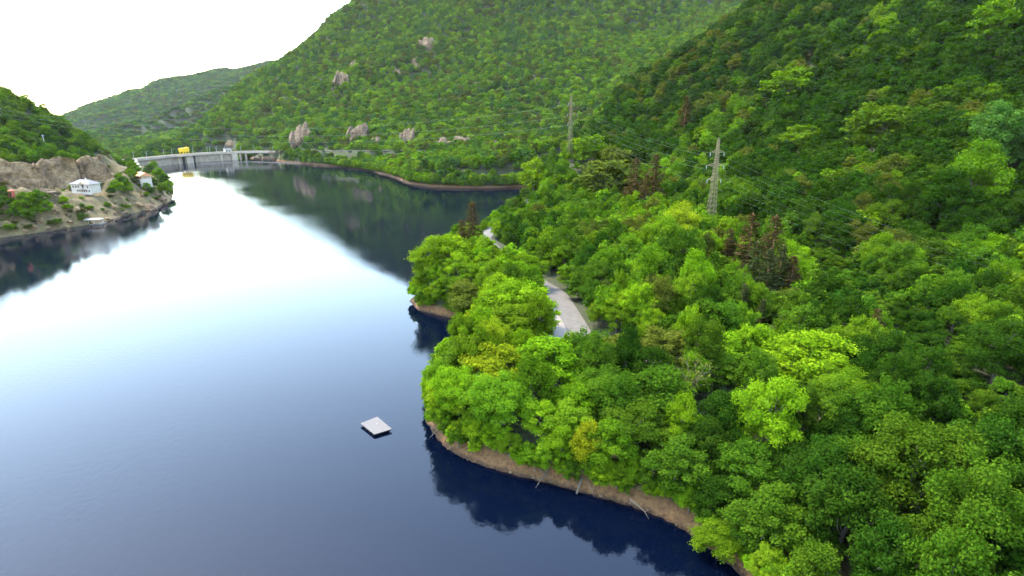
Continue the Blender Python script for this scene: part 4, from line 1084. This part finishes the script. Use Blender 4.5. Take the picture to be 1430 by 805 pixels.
DF = np.array([DAM[int(i)] * (1 - (i % 1)) + DAM[min(int(i) + 1, len(DAM) - 1)] * (i % 1) for i in np.linspace(0, len(DAM) - 1.001, 600)])
_pxd = project(DF[:, 0], DF[:, 1], np.full(len(DF), 9.0))[0]
def dam_at(px_):
    i = int(np.argmin(np.abs(_pxd - px_))); q = DF[min(i + 3, len(DF) - 1)] - DF[max(i - 3, 0)]; return DF[i], math.atan2(q[1], q[0])
for px_, w_, d_ in ((261, 9, 4.6), (246, 2.2, 3.6), (326, 7, 5.0), (307, 2.2, 3.8)):
    c_, an = dam_at(px_); local_box(c_, an, -w_ / 2, w_ / 2, -d_, -2.21, -12, 8.25).build('pier', M['pale_concrete'], dam)
for px_ in (253.5, 268.5):
    c_, an = dam_at(px_); local_box(c_, an, -1.6, 1.6, -2.6, -2.23, -3, 8.2).build('sluice_gate', M['dark_wood'], dam)
for px_ in (335, 343):
    c_, an = dam_at(px_); local_box(c_, an, -1.0, 1.0, -3.5, 3.5, -12, 8.25).build('pier', M['concrete'], dam)
c_, an = dam_at(256); local_box(c_, an, -17, 12, -6.5, -4.15, 8.32, 9.2).build('platform', M['pale_concrete'], dam)
# gantry crane
c_, an = dam_at(258)
root = empty('gantry_crane', (c_[0], c_[1], 9.6), an, label='yellow gantry crane standing on the dam deck', cat='crane'); root.scale = (.85, .85, .75)
for sx_ in (-1, 1):
    for sy_ in (-1, 1):
        b = MB(); b.box(sx_ * 4.4 - .45, sx_ * 4.4 + .45, sy_ * 3.0 - .45, sy_ * 3.0 + .45, 0, 5.0); b.build('leg', M['yellow'], root)
b = MB(); b.box(-5.4, 5.4, -3.6, -2.4, 5.01, 7.0); b.box(-5.4, 5.4, 2.4, 3.6, 5.01, 7.0); b.box(-5.3, -3.8, -2.39, 2.39, 5.2, 6.9); b.box(3.8, 5.3, -2.39, 2.39, 5.2, 6.9); b.build('girder', M['yellow'], root)
b = MB(); b.box(-6.2, 3.2, -3.2, 3.2, 7.02, 10.4); b.box(-6.5, 3.5, -3.5, 3.5, 10.41, 10.7); b.build('hoist_house', M['yellow'], root)
b = MB(); b.box(3.4, 6.6, -2.6, 2.4, 7.02, 11.6); b.box(4.5, 4.9, -.2, .2, 11.61, 13.2); b.build('cab', M['yellow'], root)
b = MB(); b.box(-6.0, -4.6, -4.3, -3.65, 3.2, 7.0); b.build('counterweight', M['yellow'], root)
# gatehouse
c_, an = dam_at(318)
root = empty('gatehouse', (c_[0], c_[1], 9.6), an, label='small white flat roofed gatehouse on the dam', cat='building')
b = MB(); b.box(-4, 4, -2.6, 2.6, 0, 4.8); b.build('wall', M['white'], root)
b = MB(); b.box(-4.4, 4.4, -3.0, 3.0, 4.81, 5.3); b.build('roof', M['slate'], root)
for q in (-2.2, 1.0):
    b = MB(); b.box(q, q + 1.4, -2.66, -2.605, 1.3, 3.4); b.build('window', M['glass'], root)
b = MB(); b.bar((-2.8, 0, 5.3), (-2.8, 0, 8.5), .1, n=6); b.build('mast', M['lamp'], root)
# lamp posts on the dam
LP = [192, 210, 234, 245, 273, 292, 296, 305, 337, 354, 366]
for i, q in enumerate(LP):
    c_, an = dam_at(q); 
    if q > 358: c_ = c_ + np.array([6, 0]) * (q - 358) / 4
    root = empty('lamp_post', (c_[0] + math.sin(an) * -3.9, c_[1] + math.cos(an) * 3.9, 9.6), an, label='%s lamp post from the left along the dam' % ORD[i], cat='lamp post', group='lamp posts on the dam')
    b = MB(); b.bar((0, 0, 0), (0, 0, 7.4), .13, .08, 6); b.bar((0, 0, 7.3), (0, -1.5, 7.7), .06, .05, 5); b.build('pole', M['lamp'], root)
    b = MB(); b.box(-.16, .16, -2.2, -1.45, 7.62, 7.8); b.build('lamp_head', M['lamp'], root)
# floating boom
b = MB(); A_ = [Vector(PZ(*p)) for p in ((284, 229.5), (310, 228), (350, 226.6), (395, 227.6), (425, 229.2))]
for i in range(len(A_) - 1):
    n_ = max(2, int((A_[i + 1] - A_[i]).length / 4))
    for k in range(n_):
        p, q = A_[i].lerp(A_[i + 1], k / n_ + .004), A_[i].lerp(A_[i + 1], (k + .9) / n_); b.bar(p + Vector((0, 0, .1)), q + Vector((0, 0, .1)), .42, n=8)
b.build('floating_boom', M['wood'], None, label='pale floating boom lying on water before the dam', cat='boom')
b = MB(); p = Vector(PZ(243, 276)); 
for k in range(6): b.bar(p + Vector((k * 1.3, .2 * k, .1)), p + Vector((k * 1.3 + 1.1, .2 * k + .1, .1)), .25, n=6)
b.build('floating_boom', M['dark_wood'], None, label='short dark float line off the tip of the left headland', cat='boom')

# ------------------------------------------------------------------ left-bank buildings
x, y, z = P(121.5, 269.5, 323)
root = empty('stilt_house', (x, y, 0), R(-13), label='white two storey house with grey hipped roof on timber stilts', cat='house')
zf = z; hwid, dep = 6.4, 3.4
b = MB(); b.box(-hwid, hwid, -dep, dep, zf, zf + 5.2); b.build('wall', M['white'], root)
b = MB(); e = .7; zt = zf + 5.21
b.add([(-hwid - e, -dep - e, zt), (hwid + e, -dep - e, zt), (hwid + e, dep + e, zt), (-hwid - e, dep + e, zt), (-hwid * .45, 0, zt + 2.3), (hwid * .45, 0, zt + 2.3)], [(0, 3, 2, 1), (0, 1, 5, 4), (1, 2, 5), (2, 3, 4, 5), (3, 0, 4)])
rf = b.build('roof', M['slate'], root)
b = MB(); b.add([(.4, -dep - .9, zt + .02), (3.4, -dep - .9, zt + .02), (1.9, -dep - .9, zt + 1.7), (1.9, -.9, zt + 1.75)], [(0, 1, 2), (0, 2, 3), (2, 1, 3)]); b.build('gable', M['timber'], rf)
b = MB(); b.box(-.6, 0, .9, 1.5, zt + 1.2, zt + 3.0); b.build('chimney', M['white'], rf)
for fl, wins in ((3.1, (-5.2, -3.3, -1.6, 4.6)), (.9, (-2.6, -1.1, .4, 1.9, 3.4, 5.3))):
    for q in wins:
        b = MB(); b.box(q, q + 1.05, -dep - .05, -dep - .004, zf + fl, zf + fl + 1.25); wn = b.build('window', M['white'], root)
        b = MB(); b.box(q + .1, q + .95, -dep - .08, -dep - .052, zf + fl + .1, zf + fl + 1.15); b.build('pane', M['glass'], wn)
b = MB(); b.box(1.3, 2.5, -dep - .06, -dep - .004, zf + 2.9, zf + 5.0); b.build('door', M['glass'], root)
b = MB(); b.box(-hwid, hwid + 1.5, -dep - 1.5, -dep - .01, zf - .25, zf - .02); b.box(.2, 4.0, -dep - 1.3, -dep - .01, zf + 2.6, zf + 2.75); b.build('balcony', M['white'], root)
b = MB()
for k in range(19): q = -hwid + k * (2 * hwid + 1.5) / 18; b.bar((q, -dep - 1.45, zf - .02), (q, -dep - 1.45, zf + .85), .05)
b.bar((-hwid, -dep - 1.45, zf + .88), (hwid + 1.5, -dep - 1.45, zf + .88), .06)
for k in range(5): q = .25 + k * .92; b.bar((q, -dep - 1.25, zf + 2.75), (q, -dep - 1.25, zf + 3.6), .04)
b.bar((.2, -dep - 1.25, zf + 3.62), (4.0, -dep - 1.25, zf + 3.62), .05)
b.build('railing', M['white'], root)
for q in np.linspace(-hwid + .3, hwid + 1.2, 9):
    for yy_ in (-dep - 1.3, -dep + 1.6):
        b = MB(); b.bar((q, yy_, zf - 8.5), (q, yy_, zf - .26), .14, n=6); b.bar((q, yy_, zf - 3.2), (q + 1.6, yy_, zf - .3), .07) ; b.build('stilt', M['timber'], root)

(x, y, z), _t = ray_ground(200, 256, 330, 520)
root = empty('orange_roof_house', (x, y, z), R(-32), label='white house with orange roof on the left headland', cat='house')
b = MB(); b.box(-4.4, 4.4, -3.4, 3.4, -2.5, 3.0); b.build('wall', M['white'], root)
b = MB(); b.box(-4.4, 4.4, -2.6, 3.4, 3.01, 5.0); b.build('upper_wall', M['timber'], root)
b = MB(); b.box(-4.6, 4.6, -3.5, -2.61, 3.02, 3.2); b.build('balcony', M['orange_roof'], root)
b = MB(); b.add([(-4.9, -3.9, 4.7), (4.9, -3.9, 4.7), (4.9, 3.9, 4.7), (-4.9, 3.9, 4.7), (-4.9, 0, 7.0), (4.9, 0, 7.0), (-4.9, -3.9, 4.95), (4.9, -3.9, 4.95), (4.9, 3.9, 4.95), (-4.9, 3.9, 4.95)], [(0, 3, 2, 1), (6, 7, 5, 4), (8, 9, 4, 5), (0, 1, 7, 6), (2, 3, 9, 8), (1, 2, 8, 5, 7), (3, 0, 6, 4, 9)])
b.build('roof', M['orange_roof'], root)
for q in (-3.0, -.5, 2.2):
    b = MB(); b.box(q, q + 1.1, -3.46, -3.405, .9, 2.2); b.build('window', M['glass'], root)
b = MB(); b.box(-1.2, 1.4, -2.66, -2.605, 3.25, 4.6); b.build('window', M['glass'], root)
(x, y, z), _t = ray_ground(192, 239, 380, 600)
root = empty('shed', (x, y, z), R(-30), label='small shed with grey pitched roof beyond the orange roof house', cat='shed')
b = MB(); b.box(-3.4, 3.4, -2.4, 2.4, -3, 1.6); b.build('wall', M['pale_concrete'], root)
b = MB(); b.add([(-4, -3, 1.61), (4, -3, 1.61), (4, 3, 1.61), (-4, 3, 1.61), (-3.4, 0, 3.7), (3.4, 0, 3.7)], [(0, 3, 2, 1), (0, 1, 5, 4), (1, 2, 5), (2, 3, 4, 5), (3, 0, 4)]); b.build('roof', M['slate'], root)
x, y, z = PZ(128, 312, .4)
root = empty('boathouse', (x + 1, y - 1.0, 0), R(8), label='floating boathouse with white roof moored at the left shore', cat='boathouse')
b = MB(); b.box(-8.2, 5.8, -2.6, 2.6, -.25, .35); b.build('deck', M['wood'], root)
b = MB(); b.box(-3.6, 5.0, -2.2, 2.2, 2.5, 2.75); b.add([(-3.6, -2.2, 2.76), (5, -2.2, 2.76), (5, 2.2, 2.76), (-3.6, 2.2, 2.76), (-3, 0, 3.3), (4.4, 0, 3.3)], [(0, 1, 5, 4), (1, 2, 5), (2, 3, 4, 5), (3, 0, 4)]); b.build('roof', M['white'], root)
for q in (-3.3, -.6, 2.1, 4.7):
    for yy_ in (-1.9, 1.9): b = MB(); b.bar((q, yy_, .36), (q, yy_, 2.49), .09); b.build('post', M['white'], root)
b = MB(); b.box(-1.8, 4.4, -.2, 1.8, .36, 2.48); b.build('cabin', M['timber'], root)
(x, y, z), _t = ray_ground(17, 275, 270, 360)
root = empty('roadside_hut', (x, y, gz(x, y)), R(10), label='small red hut beside the left shore road', cat='hut')
b = MB(); b.box(-.9, .9, -.9, .9, -.5, 2.5); b.build('wall', M['red'], root)
b = MB(); b.add([(-1.2, -1.2, 2.51), (1.2, -1.2, 2.51), (1.2, 1.2, 2.51), (-1.2, 1.2, 2.51), (0, 0, 3.4)], [(0, 3, 2, 1), (0, 1, 4), (1, 2, 4), (2, 3, 4), (3, 0, 4)]); b.build('roof', M['red'], root)
b = MB(); b.box(-.4, .4, -.95, -.905, -.3, 1.7); b.build('door', M['dark_wood'], root)
x, y, z = P(61, 196, 392); g = gz(x, y)
root = empty('utility_pole', (x, y, g), .4, label='pale utility pole rising from the scrub on the left hill', cat='pole')
b = MB(); b.bar((0, 0, 0), (0, 0, 12), .2, .14, 6); b.build('pole', M['lamp'], root); b = MB(); b.box(-.9, .9, -.08, .08, 11, 11.2); b.build('cross_arm', M['lamp'], root)
# retaining wall by the headland road
x, y, z = P(748, 203, 600); g = gz(x, y)
o = MB(); o.box(-11, 11, -.4, .4, -3, 4); 
for k in range(9): o.box(-10.6 + k * 2.5, -10.1 + k * 2.5, -.75, -.401, -3, 4.1)
o = o.build('retaining_wall', M['concrete'], None, label='dark grey buttressed retaining wall by the far road', cat='wall'); o.location = (x, y, g + 1)
# guard rail on the headland road
# ------------------------------------------------------------------ bushes of the left bank
BUSH = [(10, 285, 318, 3.2), (28, 292, 311, 3.4), (45, 285, 315, 4.2), (58, 280, 320, 4.0), (66, 290, 314, 3.2), (20, 300, 305, 3.0), (38, 300, 306, 2.6), (52, 297, 309, 3.0), (6, 272, 318, 3.0), (90, 281, 318, 2.4), (115, 287, 312, 1.3), (150, 287, 325, 1.8), (163, 264, 352, 4.0), (172, 258, 362, 4.4), (180, 265, 360, 3.4), (157, 268, 345, 2.6), (190, 240, 415, 4.2), (184, 246, 410, 3.4), (210, 238, 430, 4.0), (222, 244, 425, 4.4), (231, 252, 415, 4.4), (236, 262, 405, 4.0), (228, 265, 398, 3.6), (216, 258, 402, 3.6), (206, 262, 392, 2.6), (238, 270, 398, 2.6), (186, 234, 440, 4.4), (216, 232, 450, 4.2), (140, 258, 350, 1.8), (100, 262, 342, 1.6), (212, 268, 385, 2.2), (33, 278, 320, 2.6)]
BL = []
for i, (px_, py_, t, r_) in enumerate(BUSH):
    (x, y, z), t = ray_ground(px_, py_ + .8 * r_ * F / t, t - 70, t + 90); g = z
    root = empty('bush', (x, y, g - .6), rr.uniform(0, 6.28), cat='bush', group='bushes on the left bank')
    hh = r_ * 1.9; root.scale = (r_ / 4.6, r_ / 4.6, hh / 11)
    k = [7, 7, 0, 3][i % 4]; cr = link('crown', MID[k], root); tn_ = TONES[['mid green', 'fresh green', 'fresh green', 'mid green', 'lime'][i % 5]]
    cr.color = (*(np.array(tn_) * rr.uniform(.85, 1.2)), 1); link('stem', TRK[k], root); BL.append((px_, py_, root))
SIDE = [(lambda p, q: p < 75, 'in the thicket left of the stilt house'), (lambda p, q: 75 <= p < 155, 'on the dry slope around the stilt house'), (lambda p, q: 155 <= p < 182 and q > 250, 'between the stilt house and the orange roof'), (lambda p, q: True, 'round the orange roof house on the headland')]
gr = {}
for p, q, o in BL:
    for f_, nm in SIDE:
        if f_(p, q): gr.setdefault(nm, []).append((p, o)); break
for nm, l in gr.items():
    for n_, (p, o) in enumerate(sorted(l, key=lambda e: e[0])): o['label'] = '%s green bush from the left %s' % (ORD[n_], nm)


# ------------------------------------------------------------------ air, light, camera
SUN_EL, SUN_AZ = R(60), R(-56)       # azimuth from +Y, negative towards -X
sd_ = Vector((math.sin(SUN_AZ) * math.cos(SUN_EL), math.cos(SUN_AZ) * math.cos(SUN_EL), math.sin(SUN_EL)))
sun = bpy.data.lights.new('sun', 'SUN'); sun.energy = 1.0; sun.angle = R(10); sun.color = (1, .92, .74)
so = bpy.data.objects.new('sun', sun); COL.objects.link(so); so.rotation_euler = sd_.to_track_quat('Z', 'Y').to_euler(); so.location = sd_ * 400
w = bpy.data.worlds.new('World'); sc.world = w; w.use_nodes = True
nt = w.node_tree; bg = nt.nodes['Background']
sky = nt.nodes.new('ShaderNodeTexSky'); sky.sky_type = 'NISHITA'; sky.sun_disc = False
sky.sun_elevation = SUN_EL; sky.sun_rotation = SUN_AZ; sky.altitude = 500; sky.air_density = 1.7; sky.dust_density = 1.4; sky.ozone_density = 1.4
nt.links.new(sky.outputs[0], bg.inputs['Color']); bg.inputs['Strength'].default_value = .15

HAZE = True
if HAZE:
    hb = MB(); hb.box(-2450, 2050, -350, 3450, -80, 520)
    hm = bpy.data.materials.new('haze'); hm.use_nodes = True; hn = hm.node_tree; hn.nodes.clear()
    ho = hn.nodes.new('ShaderNodeOutputMaterial'); hv = hn.nodes.new('ShaderNodeVolumePrincipled')
    hv.inputs['Color'].default_value = (.93, .96, 1, 1); hv.inputs['Density'].default_value = .00002; hv.inputs['Anisotropy'].default_value = .2
    hn.links.new(hv.outputs[0], ho.inputs['Volume'])
    hb.build('haze', hm, kind='stuff')

cd = bpy.data.cameras.new('camera'); co = bpy.data.objects.new('camera', cd); COL.objects.link(co)
cd.sensor_width = 36; cd.lens = F / 1430 * 36; cd.clip_start = .5; cd.clip_end = 9000
co.location = (0, 0, CAM_H); co.rotation_euler = (R(90) - PITCH, 0, 0)
sc.camera = co
sc.view_settings.view_transform = 'Standard'; sc.view_settings.look = 'None'; sc.view_settings.gamma = 1; sc.view_settings.exposure = 2.85
c = sc.cycles
c.max_bounces = 5; c.diffuse_bounces = 2; c.glossy_bounces = 2; c.transmission_bounces = 2; c.transparent_max_bounces = 4; c.volume_bounces = 0
c.use_denoising = True; c.use_adaptive_sampling = True; c.adaptive_threshold = .02
c.sample_clamp_indirect = 6
print('TREES', len(trees), 'single', len(single), 'zones', {k[0] + '/' + k[1]: len(v) for k, v in zones.items()})
